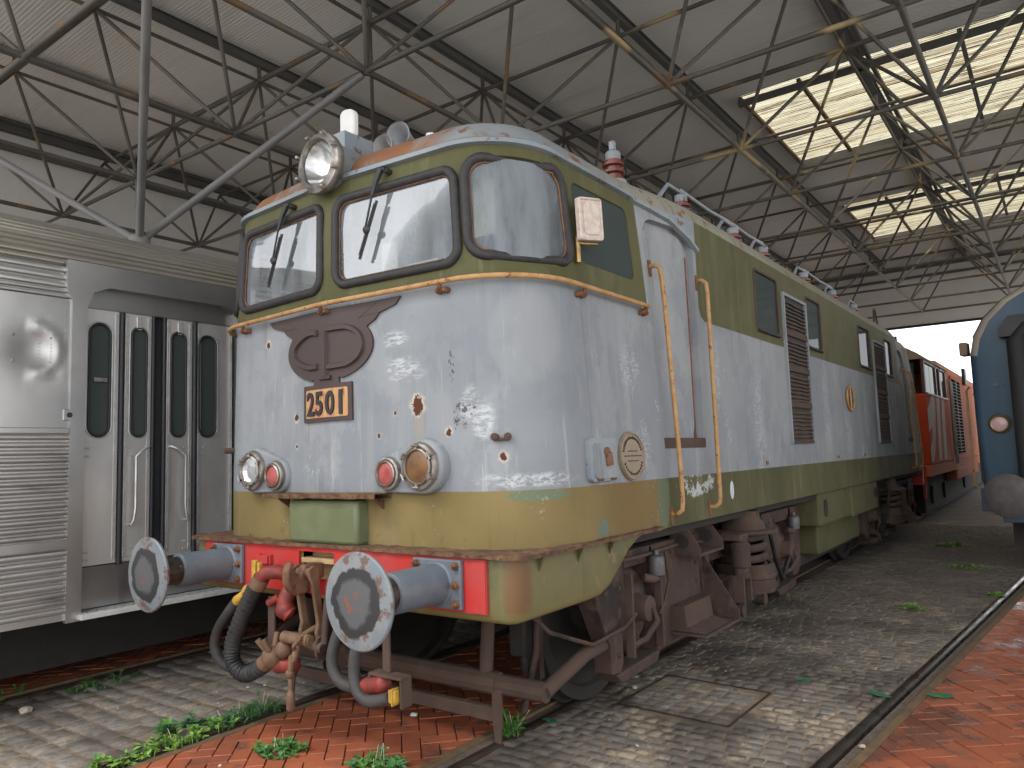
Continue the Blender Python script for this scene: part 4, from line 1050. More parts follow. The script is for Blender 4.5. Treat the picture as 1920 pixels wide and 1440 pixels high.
rp = patch(circ(uY(1.895), 1.697, .172, 40, .160), .018, back=0).build('builder_plate', 'plate', loco, 30)
MB().tube([S(uY(1.895)+.160*math.cos(R(a)), 1.697+.148*math.sin(R(a)), .018) for a in range(0, 360, 9)], .008, 6, closed=True).build('plate_rim', 'plate', rp, 60)
for a in list(range(20, 165, 9))+list(range(205, 340, 11)):
    cx, cz = uY(1.895)+.128*math.cos(R(a)), 1.697+.118*math.sin(R(a)); t = Vector((-math.sin(R(a)), math.cos(R(a))))*.006; q = Vector((math.cos(R(a)), math.sin(R(a))))*(.006+.004*rnd.random())
    patch([(cx-t.x-q.x, cz-t.y-q.y), (cx+t.x-q.x, cz+t.y-q.y), (cx+t.x+q.x, cz+t.y+q.y), (cx-t.x+q.x, cz-t.y+q.y)], .022, back=.016).build('plate_mark', 'bogie', rp, 0)
for zz, hw_ in ((1.728, .065), (1.697, .12), (1.665, .07)): patch([(uY(1.895)-hw_, zz-.003), (uY(1.895)+hw_, zz-.003), (uY(1.895)+hw_, zz+.003), (uY(1.895)-hw_, zz+.003)], .021, back=.016).build('plate_mark', 'bogie', rp, 0)
# side roundel and lifting sockets
ro = MB().tube([S(uY(8.22)+.20*math.cos(R(a)), 2.34+.16*math.sin(R(a)), .02) for a in range(0, 360, 12)], .014, 8, closed=True).build('roundel', 'ochre', loco, 60)
MB().tube([S(uY(8.22), 2.18, .02), S(uY(8.22), 2.5, .02)], .016, 8).build('roundel_bar', 'ochre', ro, 60)
for y in (7.36, 8.88, 4.6):
    o = patch(rrect(uY(y)-.06, uY(y)+.06, 1.56, 1.70, .01, 2), .012, back=0).build('socket_plate', 'grey', loco, 0); patch(rrect(uY(y)-.03, uY(y)+.03, 1.565, 1.60, .01, 2), .018, back=0).build('socket_slot', 'rustedge', o, 0)
# cab mirrors
for sg in (1, -1):
    mr = MB()
    ce = V((sg*1.50, 1.46, 3.165)); e1 = V((sg*.25, .97, .12)).normalized(); e2 = V((-sg*.02, -.02, 1)).normalized(); nrm = e1.cross(e2)
    mr.prism(rrect(-.10, .10, -.135, .135, .015, 3), ce, e1, e2, nrm*.03)
    mo = mr.build('mirror', 'mirrorback', loco, 40)
    for dr in ((.0,)): MB().prism(rrect(-.065, .065, -.10, .10, .03, 4), ce+nrm*(.032 if nrm.y < 0 or sg > 0 else -.006), e1, e2, nrm*.006).build('mirror_panel', 'mirrorback', mo, 40)
    MB().tube([ce+e1*(x)+e2*z+nrm*.03 for x, z in rrect(-.095, .095, -.128, .128, .015, 2)], .009, 6, closed=True).build('mirror_rim', 'mirrorback', mo, 60)
    h0 = S(sg*uY(1.40), 2.96, .03); m = MB(); m.tube([h0+V((0, 0, -.07)), h0+V((0, 0, .08))], .018, 10); m.ball(h0+V((0, 0, .08)), .022, 8); m.tube([h0+V((0, 0, .06)), ce-e2*.15-e1*.06, ce-e2*.15+e1*.07], .011, 8); m.build('mirror_hinge', 'brass', mo, 60)
# roof insulators and busbar
ins = [(1.10, 2.60), (1.10, 3.90), (1.10, 5.25), (1.10, 6.25), (1.10, 7.95), (1.10, 9.5), (1.10, 10.95)]
for k, (x, y) in enumerate(ins):
    z0 = 3.83; pr_ = [(0, .075), (.03, .075), (.035, .06), (.055, .06), (.065, .088), (.085, .088), (.095, .06), (.115, .06), (.125, .086), (.145, .086), (.155, .058), (.18, .058)]
    io = MB().rev((x, y, z0), (x, y, 9), pr_, 18).build('insulator', 'porc', loco, 35)
    MB().rev((x, y, z0+.175), (x, y, 9), [(0, .06), (.06, .06), (.07, .05), (.075, .0)], 18).build('cap', 'gutter', io, 40)
    m = MB(); m.cyl((x, y, z0-.04), (x, y, z0), .10, seg=14)
    if k: 
        q = V((x, y, z0+.27)); m.tube([q+V((-.02, -.45, -.16)), q+V((0, -.28, .0)), q, q+V((0, .12, 0))], .018, 6)
    else: m.box((x-.02, y-.02, z0+.26), (x+.02, y+.02, z0+.33))
    m.build('insulator_base', 'gutter', io, 40)
for k in range(1, 6):
    a, b = ins[k], ins[k+1]
    if k in (1, 2, 4): MB().tube([(a[0], a[1], 4.12), ((a[0]+b[0])/2, (a[1]+b[1])/2, 4.10), (b[0], b[1], 4.12)], .016, 8).build('busbar', 'buf2', loco, 60)
MB().tube([(1.0, 13.2, 3.9), (1.0, 13.2, 4.28), (1.0, 13.28, 4.33), (1.0, 13.36, 4.28), (1.0, 13.6, 3.9)], .018, 8).build('roof_loop', 'bogie2', loco, 60)
m = MB(); m.cyl((.9, 14.25, 3.78), (1.2, 14.3, 3.78), .11, seg=14); m.build('rear_lamp', 'black', loco, 50)
for y in (4.5, 7.2, 10.4): MB().box((-.8, y-.9, 3.90), (.8, y+.9, 3.965)).build('roof_hatch', 'roof', loco, 0, .02)

# ---------------------------------------------------------------- loco: beam, buffers, coupling, hoses
def vbot(y): return lerp(y, [(1.50, .852), (1.60, .875), (1.70, .93), (1.80, 1.03), (1.90, 1.10), (2.04, 1.165), (2.10, 1.18)])
path = []
for k in range(13): path.append((1.46, 2.10-k*(2.10-.72)/12))
for k in range(1, 7): a = R(90*k/6); path.append((1.36+.10*math.cos(a), .72-.10*math.sin(a)))
path += [(1.2, .62), (.8, .62), (.4, .62), (.2, .62)]
vprof = [(0, 1.192), (0, 1.05), (0, .915), (-.006, .885), (-.02, .866), (-.045, .855), (-.09, .852), (-.25, .853)]
def vring(x, y, i):
    a = path[max(i-1, 0)]; b = path[min(i+1, len(path)-1)]; d = Vector((b[0]-a[0], b[1]-a[1])).normalized(); nx, ny = d.y, -d.x
    vb = vbot(y); f = (1.192-vb)/(1.192-.852)
    return [V((x-nx*-o*-1*1 if False else x+nx*o*-1, y+ny*o*-1, 1.192-(1.192-z)*f)) for o, z in vprof]
for sg in (1, -1):
    m = MB(); rows = []
    for i, (x, y) in enumerate(path):
        ring = vring(x, y, i); rows.append([V((sg*p.x, p.y, p.z)) for p in ring])
    m.grid(rows); m.build('valance', 'valance', loco, 40)
m = MB(); m.box((-.21, .70, .86), (.21, .72, 1.19)); m.build('drawgear_box', 'wood', loco, 0)
m = MB(); m.box((-.20, .60, 1.095), (.11, .69, 1.125)); m.build('timber_block', 'wood', loco, 0, .004)
# red beam plate with the opening for the drawgear
y0, y1 = .602, .618
m = MB()
for x0, x1, z0, z1 in ((-1.275, -.225, .905, 1.19), (.115, 1.30, .905, 1.19), (-.225, .115, .905, 1.0), (-.225, .115, 1.165, 1.19)): m.box((x0, y0, z0), (x1, y1, z1))
bm_ = m.build('buffer_beam', 'red', loco, 0)
m = MB(); m.box((-.62, .56, 1.07), (-.50, .575, 1.125)); m.box((-.63, .575, 1.065), (-.61, .602, 1.13)); m.box((-.51, .575, 1.065), (-.49, .602, 1.13)); m.build('lamp_iron', 'red', loco, 0, .003)
m = MB(); m.box((1.205, .596, .91), (1.295, .602, 1.185)); m.build('beam_patch', 'red', loco, 0)
# rusty tread ledge around the nose
m = MB(); rows = []; N = 90
op = []
for k in range(0, 31): op.append((1.55, 2.24-k*(2.24-.76)/30))
for k in range(1, 9): a = R(90*k/8); op.append((1.38+.17*math.cos(a), .76-.18*math.sin(a)))
for k in range(1, 41): op.append((1.38-k*1.38*2/40, .58))
op2 = op[:39]; op += [(-x, y) for x, y in op2[::-1]]
for x, y in op:
    j = rnd.uniform(-.008, .008)
    inx = x; iny = .84
    if abs(x) > 1.3: inx = math.copysign(1.3, x); iny = max(y, .9)
    rows.append([V((inx, iny, 1.196)), V((x+j*.5*(abs(x) > 1.3), y+j*(abs(x) <= 1.3), 1.194+rnd.uniform(-.002, .002))), V((x+j*.5*(abs(x) > 1.3), y+j*(abs(x) <= 1.3), 1.212+rnd.uniform(-.003, .008))), V((inx+(x-inx)*.6, iny+(y-iny)*.6, 1.214+rnd.uniform(-.004, .008))), V((inx, iny, 1.214))])
m.grid(rows); tl = m.build('tread_ledge', 'rust', loco, 0)
for y in (.85, 1.25, 1.62): MB().prism([(0, 0), (.05, 0), (0, -.09)], (1.46, y, 1.193), (1, -.3, 0), (0, 0, 1), (.002, .012, 0)).build('ledge_gusset', 'valance', tl, 0)
# floor under the body
m = MB(); m.box((-1.42, .9, 1.12), (1.42, 14.5, 1.19)); m.build('underframe', 'wheel', loco, 0)
# buffers
for end in (0, 1):
  for s in (-1, 1):
    yy = (lambda y: y) if end == 0 else (lambda y: LEN-y)
    dr = 1 if end == 0 else -1
    x = s*.975
    bo = MB(); P0 = V((x, yy(.60), 1.05))
    bo.rev(V((x, yy(.58), 1.05)), V((x, yy(-1), 1.05)), [(0, .118), (.01, .118), (.02, .108), (.36, .106), (.365, .10), (.37, .08)], 32)
    b = bo.build('buffer', 'buf', loco, 40)
    MB().box((x-.175, min(yy(.602), yy(.572)), .92), (x+.175, max(yy(.602), yy(.572)), 1.18)).build('base_plate', 'buf', b, 0, .008)
    if end == 0:
        for bx in (-.14, .14):
            for bz in (-.1, 0, .1):
                MB().rev((x+bx, .573, 1.05+bz), (x+bx, -1, 1.05+bz), [(0, .026), (.006, .026), (.007, .020), (.022, .019), (.024, .012), (.036, .011)], 6).build('bolt', 'hook', b, 30)
    MB().rev(V((x, yy(.24), 1.05)), V((x, yy(-1), 1.05)), [(0, .088), (.07, .090), (.14, .086), (.20, .075), (.215, .11)], 28).build('plunger', 'grease', b, 40)
    MB().rev(V((x, yy(.035), 1.05)), V((x, yy(-1), 1.05)), [(0, .10), (.004, .232), (.018, .236), (.026, .228), (.036, .17), (.042, .08), (.043, 0)], 44).build('head', 'bufface', b, 30, loc=(x, yy(0), 1.05))
# draw hook and screw coupling
m = MB(); hk = [(.60, .045), (.52, .055), (.45, .05), (.43, .01), (.405, -.01), (.385, .02), (.37, .075), (.345, .085), (.325, .04), (.32, -.03), (.345, -.09), (.40, -.125), (.47, -.12), (.53, -.06), (.60, -.045)]
m.prism([(y, z) for y, z in hk], (-.028, 0, 1.06), (0, 1, 0), (0, 0, 1), (.056, 0, 0)); dh = m.build('draw_hook', 'hook', loco, 40, .016)
MB().tube([(-.085, .475, 1.062), (.085, .475, 1.062)], .030, 16).build('hook_pin', 'hook', dh, 50)
cp = MB()
for s in (-1, 1):
    pr2 = [(-.040, .03), (-.04, -.02), (-.026, -.05), (-.024, -.30), (-.044, -.345), (-.045, -.39), (-.01, -.425), (.03, -.415), (.045, -.375), (.03, -.33), (.022, -.29), (.026, -.04), (.04, -.01), (.035, .03), (0, .045)]
    cp.prism([(y-.0, z) for y, z in pr2], (s*.075-.014, .475, 1.062), (0, 1, .16), (0, -.16, 1), (.028, 0, 0))
cpo = cp.build('coupling_link', 'link', loco, 40, .006)
tz = V((0, .41, .682))
m = MB(); m.tube([tz+V((-.12, 0, 0)), tz+V((.12, 0, 0))], .036, 14); m.tube([tz+V((.115, 0, 0)), tz+V((.13, 0, 0))], .028, 12); m.build('trunnion', 'link', cpo, 50)
m = MB(); m.tube([tz+V((0, .16, .04)), tz+V((0, .02, .0)), tz+V((.02, -.01, -.05)), tz+V((.0, -.03, -.12))], .022, 10); m.tube([tz+V((.05, .05, .03)), tz+V((.09, -.05, .02)), tz+V((.06, -.07, -.02)), tz+V((.01, -.03, -.05))], .012, 8); m.build('screw', 'link', cpo, 50)
m = MB(); h0 = tz+V((0, -.035, -.12)); m.tube([h0+V((0, 0, .03)), h0+V((-.015, 0, -.06))], .02, 8); m.ball(h0+V((-.02, 0, -.075)), .030, 10); m.tube([h0+V((-.02, 0, -.09)), h0+V((-.015, 0, -.15)), h0+V((-.015, 0, -.17))], .014, 8)
m.tube([h0+V((-.015, 0, -.165)), h0+V((-.015, 0, -.19)), h0+V((-.015, 0, -.275)), h0+V((-.015, 0, -.29))], .02, 12, rfun=lambda t: (.012, .026, .026, .012)[min(int(t*3.01), 3)]); m.build('coupling_handle', 'link', cpo, 50)
# rear bow of the screw coupling
m = MB()
for x in (.17, .275): m.tube([(x, .52, .97), (x, .50, .90), (x+.01, .47, .70), (x+.015, .46, .66)], .022, 10)
m.tube([(.15, .52, .965), (.16, .53, 1.0), (.20, .53, .965), (.285, .52, .975)], .020, 10); m.build('coupling_bow', 'bogie', cpo, 50)
m = MB(); m.tube([(.06, .44, .655), (.19, .45, .64)], .034, 10); m.prism(rrect(-.05, .05, -.10, .06, .045, 4), (.27, .46, .62), (0, 1, 0), (0, 0, 1), (.05, 0, 0)); m.prism(rrect(-.045, .045, -.08, .06, .04, 4), (.15, .46, .65), (0, 1, 0), (0, 0, 1), (.02, 0, 0)); m.build('coupling_nut', 'bogie', cpo, 40, .006)
# brake pipes and hoses
m = MB(); m.tube([(-.15, .62, .98), (-.17, .52, 1.02), (-.22, .44, 1.055), (-.29, .40, 1.05), (-.335, .39, 1.0)], .045, 14); m.tube([(-.16, .55, 1.01), (-.17, .50, .95), (-.18, .46, .88), (-.17, .45, .83), (-.14, .47, .80)], .052, 14); m.ball((-.17, .455, .83), .062, 12)
m.tube([(-.22, .45, .90), (-.30, .43, .86)], .026, 8); bp = m.build('brake_pipe', 'redpipe', loco, 60)
def corr(path, r, n=60):
    from mathutils import geometry
    P = [V(p) for p in path]; out = []
    for i in range(len(P)-1):
        a = P[i-1] if i else P[i]; b, c = P[i], P[i+1]; d = P[i+2] if i+2 < len(P) else P[i+1]
        for k in range(n//(len(P)-1)):
            t = k/(n//(len(P)-1)); out.append(.5*((2*b)+(c-a)*t+(2*a-5*b+4*c-d)*t*t+(3*b-a-3*c+d)*t**3))
    out.append(P[-1]); return out
pp = corr([(-.335, .39, 1.0), (-.40, .38, .92), (-.50, .37, .76), (-.575, .36, .60), (-.565, .36, .48), (-.47, .37, .425), (-.37, .38, .455), (-.29, .39, .50)], .05, 98)
MB().tube(pp, .05, 14, rfun=lambda t: .049+.0045*math.sin(t*240)).build('brake_hose', 'hose', bp, 80)
MB().rev((-.32, .393, 1.02), (-.37, .385, .95), [(0, .052), (.07, .054)], 16).build('hose_clip', 'link', bp, 40)
m = MB(); m.tube([(-.30, .39, .50), (-.24, .40, .535)], .052, 14); m.ball((-.22, .40, .555), .07, 12); m.ball((-.14, .42, .60), .055, 10); m.tube([(-.25, .37, .60), (-.29, .34, .66)], .02, 8); m.tube([(-.20, .36, .60), (-.22, .33, .665)], .02, 8); m.tube([(-.2, .4, .62), (-.2, .42, .70)], .018, 8); m.build('hose_coupling', 'link', bp, 50, 0)
m = MB(); m.tube([(-.20, .42, .50), (-.10, .45, .51)], .048, 12); m.ball((-.09, .45, .51), .05, 10); m.build('dummy_coupling', 'redpipe', bp, 60)
m = MB(); m.tube([(-.40, .43, 1.04), (-.44, .42, .96), (-.53, .41, .89), (-.60, .40, .85)], .034, 10); m.box((-.44, .40, .98), (-.40, .43, 1.12)); m.box((-.37, .39, .99), (-.345, .42, 1.11)); m.ball((-.49, .415, .92), .045, 10); yv = m.build('angle_cock', 'yellow', loco, 50, .006)
pp = corr([(-.60, .40, .85), (-.68, .40, .78), (-.80, .40, .66), (-.84, .40, .55), (-.80, .41, .46), (-.68, .42, .42), (-.5, .42, .44)], .03, 60)
MB().tube(pp, .031, 12).build('small_hose', 'hosegrey', yv, 80)
pp = corr([(.36, .55, .86), (.335, .46, .78), (.31, .42, .66), (.315, .41, .56), (.38, .41, .49), (.48, .41, .475), (.60, .42, .495)], .03, 60)
h2 = MB().tube(pp, .031, 12).build('small_hose', 'hosegrey', loco, 80)
m = MB(); m.tube([(.60, .42, .50), (.70, .43, .52)], .048, 14); m.ball((.70, .43, .52), .052, 12); m.tube([(.57, .42, .495), (.61, .42, .50)], .04, 12); m.build('hose_end', 'redpipe', h2, 60)
pp = corr([(.56, .52, .90), (.545, .44, .80), (.525, .40, .68), (.52, .39, .56), (.56, .38, .47), (.64, .38, .435), (.74, .39, .455), (.80, .39, .475)], .03, 70)
h3 = MB().tube(pp, .033, 12).build('small_hose', 'hosegrey', loco, 80)
m = MB(); m.box((.80, .37, .45), (.85, .41, .52)); m.box((.83, .36, .44), (.84, .42, .53)); m.build('hose_end', 'yellow', h3, 40, .006)
m = MB(); m.prism(rrect(-.12, .12, -.075, .055, .02, 3)+[], (.75, .44, .535), (1, 0, 0), (0, 0, 1), (0, .004, 0)) if False else None
m = MB(); m.box((.69, .44, .58), (.745, .455, .92)); m.box((.62, .40, .565), (.87, .48, .58)); m.box((.62, .40, .50), (.635, .48, .565)); m.box((.855, .40, .42), (.87, .48, .565)); m.build('hose_holder', 'bogie2', loco, 0, .005)
MB().box((-.325, .44, .58), (-.26, .455, .90)).build('hose_hanger', 'bogie2', loco, 0, .004); MB().box((.17, .5, .47), (.24, .512, .62)).build('hose_hanger', 'bogie2', loco, 0, .004)

# ---------------------------------------------------------------- loco: bogies
def bogie(y0, mir):
    """mir = -1 turns the bogie round"""
    f = lambda y: y0+mir*(y-3.91)
    def G(): return MB()
    def side(poly, x0, x1):
        mm = MB()
        for s in (1, -1): mm.prism([(f(y), z) for y, z in poly], (s*x0, 0, 0), (0, 1, 0), (0, 0, 1), (s*(x1-x0), 0, 0))
        return mm
    fr = MB()
    polys = [
        [(1.60, 1.06), (2.03, 1.06), (2.0, .90), (1.97, .66), (1.97, .36), (1.93, .30), (1.82, .31), (1.80, .50), (1.66, .74)],
        [(2.40, 1.06), (3.30, 1.06), (3.32, .42), (3.05, .34), (2.47, .32), (2.47, .70), (2.40, .86)],
        [(3.32, .62), (4.85, .62), (4.85, .44), (3.32, .42)],
        [(4.72, 1.08), (5.22, 1.08), (5.28, .8), (5.30, .36), (5.16, .30), (4.98, .46)],
        [(5.72, 1.08), (6.10, 1.08), (6.08, .44), (5.95, .36), (5.78, .36)],
        [(2.02, 1.06), (2.45, 1.06), (2.45, .95), (2.02, .95)], [(5.2, 1.08), (5.8, 1.08), (5.8, .96), (5.2, .96)],
        [(3.28, 1.06), (3.5, 1.04), (3.5, .6), (3.28, .6)]]
    for P in polys: 
        for s in (1, -1): fr.prism([(f(y), z) for y, z in P], (s*1.20, 0, 0), (0, 1, 0), (0, 0, 1), (s*.14, 0, 0))
    for ya, yb in ((1.86, 2.50), (5.2, 5.85)):      # pedestal keeps
        for s in (1, -1): fr.prism([(f(ya), .30), (f(ya+.06), .235), (f(yb-.06), .255), (f(yb), .33)], (s*1.19, 0, 0), (0, 1, 0), (0, 0, 1), (s*.16, 0, 0))
    a, b = sorted((f(1.7), f(6.0))); fr.box((-1.19, a, .75), (-.95, b, .98)); fr.box((.95, a, .75), (1.19, b, .98)); fr.box((-1.1, y0-.3, .6), (1.1, y0+.3, 1.0))
    bo = fr.build('bogie', 'bogie', loco, 0, .01)
    for ya in (2.24, 5.55):
        for s in (1, -1):
            w_ = MB(); w_.rev((s*.80, f(ya), .65), (s*2, f(ya), .65), [(0, .68), (.03, .68), (.04, .65), (.13, .645), (.135, .56), (.10, .54), (.09, .2), (.16, .18), (.16, .0)], 40, caps=False)
            w_.build('wheel', 'wheel', bo, 30)
            ab = MB(); ab.rev((s*1.10, f(ya), .66), (s*2, f(ya), .66), [(0, .28), (.08, .29), (.13, .275), (.17, .23), (.19, .14), (.21, .10), (.23, .09), (.31, .085), (.32, .07), (.32, 0)], 28)
            ab.rev((s*1.2, f(ya), .38), (s*1.2, f(ya), .95), [(0, .10), (.02, .11), (.04, .09), (.06, .11), (.08, .09), (.10, .11), (.12, .09), (.14, .1)], 16)
            ab.build('axlebox', 'bogie2', bo, 35)
            m = MB(); m.tube([(s*1.42, f(ya+.02), .66), (s*1.45, f(ya+.02), .58), (s*1.40, f(ya-.06), .47), (s*1.36, f(ya-.18), .45)], .022, 8); m.build('sensor_cable', 'bogie', bo, 60)
            m = MB(); m.rev((s*1.40, f(ya+.15), .855), (s*1.40, f(ya+.15), 2), [(0, .045), (.01, .058), (.13, .058), (.14, .05), (.15, .02), (.18, .018)], 16); m.build('oil_pot', 'bufgrey', bo, 40)
            m = MB(); m.tube([(s*1.36, f(ya+.02), .86), (s*1.40, f(ya+.08), .845), (s*1.40, f(ya+.15), .85)], .03, 8); m.build('pot_pipe', 'bogie2', bo, 60)
    for s in (1, -1):
        cx, cy = s*1.34, f(4.30)
        sp = MB(); turns = 3.2; P = []
        for k in range(0, int(turns*20)+1):
            a = 2*math.pi*k/20; P.append((cx+.185*math.cos(a), cy+.185*math.sin(a), .66+.30*k/(turns*20)))
        sp.tube(P, .036, 8); so = sp.build('coil_spring', 'bogie', bo, 60)
        MB().rev((cx, cy, .45), (cx, cy, 2), [(0, .2), (.005, .26), (.12, .265), (.13, .275), (.15, .275), (.16, .262), (.25, .262), (.25, .235), (.18, .235)], 28).build('spring_cup', 'bogie', bo, 35)
        MB().rev((cx, cy, .96), (cx, cy, 2), [(0, .1), (.005, .30), (.02, .31), (.035, .30), (.04, .21), (.09, .2), (.12, .17), (.2, .15)], 28).build('spring_cap', 'bogie2', bo, 35)
        MB().box((cx-.16, cy-.02, 1.0), (cx+.16, cy+.02, 1.16)).build('spring_bracket', 'bogie', bo, 0)
        m = MB(); dx = s*1.48; dy = f(3.84); m.rev((dx, dy, .62), (dx, dy, 2), [(0, .05), (.02, .07), (.10, .072), (.11, .082), (.30, .082), (.31, .06), (.36, .06)], 18); m.build('damper', 'bogie', bo, 40)
        m = MB()
        for d_ in (-.085, .085): m.box((dx-.05, dy+d_-.012, .44), (dx+.05, dy+d_+.012, .66))
        m.box((dx-.05, dy-.085, .54), (dx-.03, dy+.085, .64)); m.build('damper_bracket', 'bogie2', bo, 0, .004); MB().box((min(s*1.3, dx+.04*s), dy-.1, .95), (max(s*1.3, dx+.04*s), dy+.1, 1.0)).build('damper_top', 'bogie2', bo, 0, .004)
        # foot step
        ya, yb = f(2.70), f(3.36)
        m = MB(); m.box((min(s*1.34, s*1.62), min(ya, yb), .385), (max(s*1.34, s*1.62), max(ya, yb), .405)); st = m.build('foot_step', 'bogie2', bo, 0, .004)
        for yy in (3.35,): MB().prism([(0, 0), (.28*s, 0), (.28*s, .06), (.02*s, .46), (0, .46)], (s*1.34, f(yy), .405), (1, 0, 0), (0, 0, 1), (0, mir*.012, 0)).build('step_plate', 'bogie', st, 0)
        MB().prism([(0, .20), (.10*s, .20), (.12*s, .05), (.26*s, .02), (0, .02)], (s*1.34, f(2.72), .39), (1, 0, 0), (0, 0, 1), (0, mir*.5, 0)).build('step_back', 'bogie2', st, 0)
        # brake rigging
        for yb_ in (1.45, 3.02, 4.75, 6.35):
            m = MB(); m.tube([(s*.9, f(yb_), 1.0), (s*.92, f(yb_), .35)], .03, 6); bh = m.build('brake_hanger', 'wheel', bo, 40)
            MB().prism(rrect(-.05, .05, -.16, .16, .03, 2), (s*.84, f(yb_), .62), (0, 1, 0), (0, 0, 1), (s*.1, 0, 0)).build('brake_block', 'wheel', bo, 40)
        MB().tube([(s*1.05, f(2.9), .30), (s*1.05, f(4.9), .27)], .022, 6).build('brake_rod', 'wheel', bo, 40); MB().tube([(s*1.28, f(3.4), .25), (s*1.28, f(4.7), .33)], .03, 6).build('brake_rod', 'wheel', bo, 40)
        for yy in (3.5, 4.3, 4.9): MB().prism(circ(0, 0, .06, 10), (s*1.2, f(yy), .27), (0, 1, 0), (0, 0, 1), (s*.12, 0, 0)).build('rod_eye', 'bogie2', bo, 40)
        # bolts, ribs, pipes and cable clips on the outer face
        for yy, zz in ((1.74, .98), (1.92, .98), (1.74, .84), (1.92, .84), (1.90, .42), (2.55, .98), (2.75, .98), (2.95, .98), (3.15, .98), (2.55, .45), (2.55, .62), (2.62, .84), (3.2, .84), (3.2, .7), (4.85, .98), (5.05, .98), (5.12, .62), (5.16, .45), (5.85, .98), (5.98, .98), (5.9, .62), (3.6, .52), (4.7, .52)):
            MB().rev((s*1.338, f(yy), zz), (s*3, f(yy), zz), [(0, .022), (.008, .022), (.009, .016), (.022, .015), (.024, .0)], 6).build('bolt', 'bogie2', bo, 30)
        MB().tube([(s*1.36, f(1.72), 1.02), (s*1.37, f(2.2), 1.01), (s*1.36, f(2.9), 1.02), (s*1.37, f(3.3), .99)], .014, 8).build('air_pipe', 'bogie2', bo, 60)
        MB().tube([(s*1.37, f(2.6), 1.0), (s*1.40, f(2.58), .8), (s*1.39, f(2.52), .66), (s*1.42, f(2.36), .60)], .011, 8).build('air_pipe', 'bogie', bo, 60)
        MB().tube([(s*1.40, f(4.62), 1.08), (s*1.46, f(4.70), .95), (s*1.44, f(4.92), .62), (s*1.40, f(5.2), .42), (s*1.38, f(5.42), .52), (s*1.40, f(5.5), .62)], .022, 8).build('air_hose', 'hose', bo, 60)
        MB().box((min(s*1.34, s*1.40), f(2.46)-.012, .36), (max(s*1.34, s*1.40), f(2.46)+.012, .92)).build('horn_guide', 'bogie2', bo, 0, .003)
        MB().box((min(s*1.34, s*1.40), f(2.02)-.012, .38), (max(s*1.34, s*1.40), f(2.02)+.012, .92)).build('horn_guide', 'bogie2', bo, 0, .003)
    return bo
b1 = bogie(3.91, 1); b2 = bogie(LEN-3.91, -1)
# guard tubes in front of the first bogie
m = MB(); m.rev((-1.26, 1.15, .372), (1.28, 1.15, .372), [(0, .066), (2.2, .066), (2.2, .058), (2.54, .058)], 10); gt = m.build('guard_tube', 'bogie2', b1, 30)
MB().box((-1.02, 1.12, .155), (.94, 1.17, .235)).build('guard_bar', 'bogie2', b1, 0, .006)
for s in (1, -1):
    MB().tube([(s*1.26, 1.16, .372), (s*1.30, 1.38, .46), (s*1.30, 1.56, .50), (s*1.28, 1.80, .50)], .045, 10).build('guard_brace', 'bogie2', b1, 50)
    MB().prism([(-.035, .40), (.035, .40), (.035, .16), (.02, .05), (-.02, .05), (-.035, .16)], (s*.955, 1.11, 0), (1, 0, 0), (0, 0, 1), (0, -.012, 0)).build('rail_guard', 'bogie2', b1, 0)
    MB().tube([(s*.83, 1.16, .40), (s*.85, 1.18, .80)], .042, 12).build('guard_post', 'bogie2', b1, 50)
    MB().prism([(-.05, .8), (.05, .8), (.06, .3), (-.04, .3)], (s*.90, 1.55, 0), (1, 0, 0), (0, 0, 1), (0, .05, 0)).build('sand_bracket', 'bogie', b1, 0)
    MB().tube([(s*1.0, 1.50, .9), (s*1.0, 1.46, .5), (s*.93, 1.40, .14)], .022, 8).build('sand_pipe', 'bogie', b1, 60)
    MB().rev((s*1.02, 1.52, .78), (s*1.02, 1.52, 2), [(0, .05), (.02, .12), (.3, .12), (.32, .1)], 16).build('sand_box', 'bogie', b1, 40)
MB().tube([(1.1, 1.15, .85), (1.25, 1.25, .68), (1.36, 1.55, .56), (1.40, 1.9, .60), (1.40, 2.05, .66)], .014, 8).build('loose_cable', 'bogie', b1, 60)
# bracket box under the body by the door
m = MB(); m.prism([(0, .0), (0, .1), (.07, .17), (.2, .17), (.2, 0)], (1.27, 2.84, 1.01), (1, 0, 0), (0, 0, 1), (0, .012, 0)) if False else None
m = MB()
for y in (2.84, 3.30):
    hole = circ(.10, .085, .042, 14)
    m.prism([(0, 0), (.24, 0), (.24, .05), (.16, .165), (0, .165)], (1.30, y, .955), (1, 0, 0), (0, 0, 1), (0, .010, 0)); m.prism(circ(.10, .085, .055, 16), (1.30, y-.003, .955), (1, 0, 0), (0, 0, 1), (0, .014, 0), 1)
m.box((1.30, 2.84, .94), (1.54, 3.31, .957)); m.box((1.30, 2.852, .956), (1.315, 3.30, 1.13)); m.build('step_bracket', ['bogie2', 'wheel'], loco, 0)
# battery and equipment boxes between the bogies
def ebox(y0, y1, z0, z1, x=1.46, mat='valance', lip=True):
    for s in (1, -1): MB().box((min(s*(x-.5), s*x), y0, z0), (max(s*(x-.5), s*x), y1, z1)).build('equipment_box', mat, loco, 0, .03)
ebox(6.55, 8.05, .80, 1.19, 1.46, 'green'); ebox(8.12, 9.75, .78, 1.19, 1.47, 'green'); ebox(7.0, 9.2, .42, .785, 1.30, 'green')
for s in (1, -1):
    MB().prism(rrect(-.07, .07, -.10, .10, .06, 4), (s*1.463, 6.78, 1.0), (0, 1, 0), (0, 0, 1), (s*.006, 0, 0)).build('hand_hole', 'wheel', loco, 0)
    MB().prism(rrect(-.09, .09, -.07, .07, .06, 4), (s*1.473, 9.6, 1.02), (0, 1, 0), (0, 0, 1), (s*.006, 0, 0)).build('hand_hole', 'wheel', loco, 0)
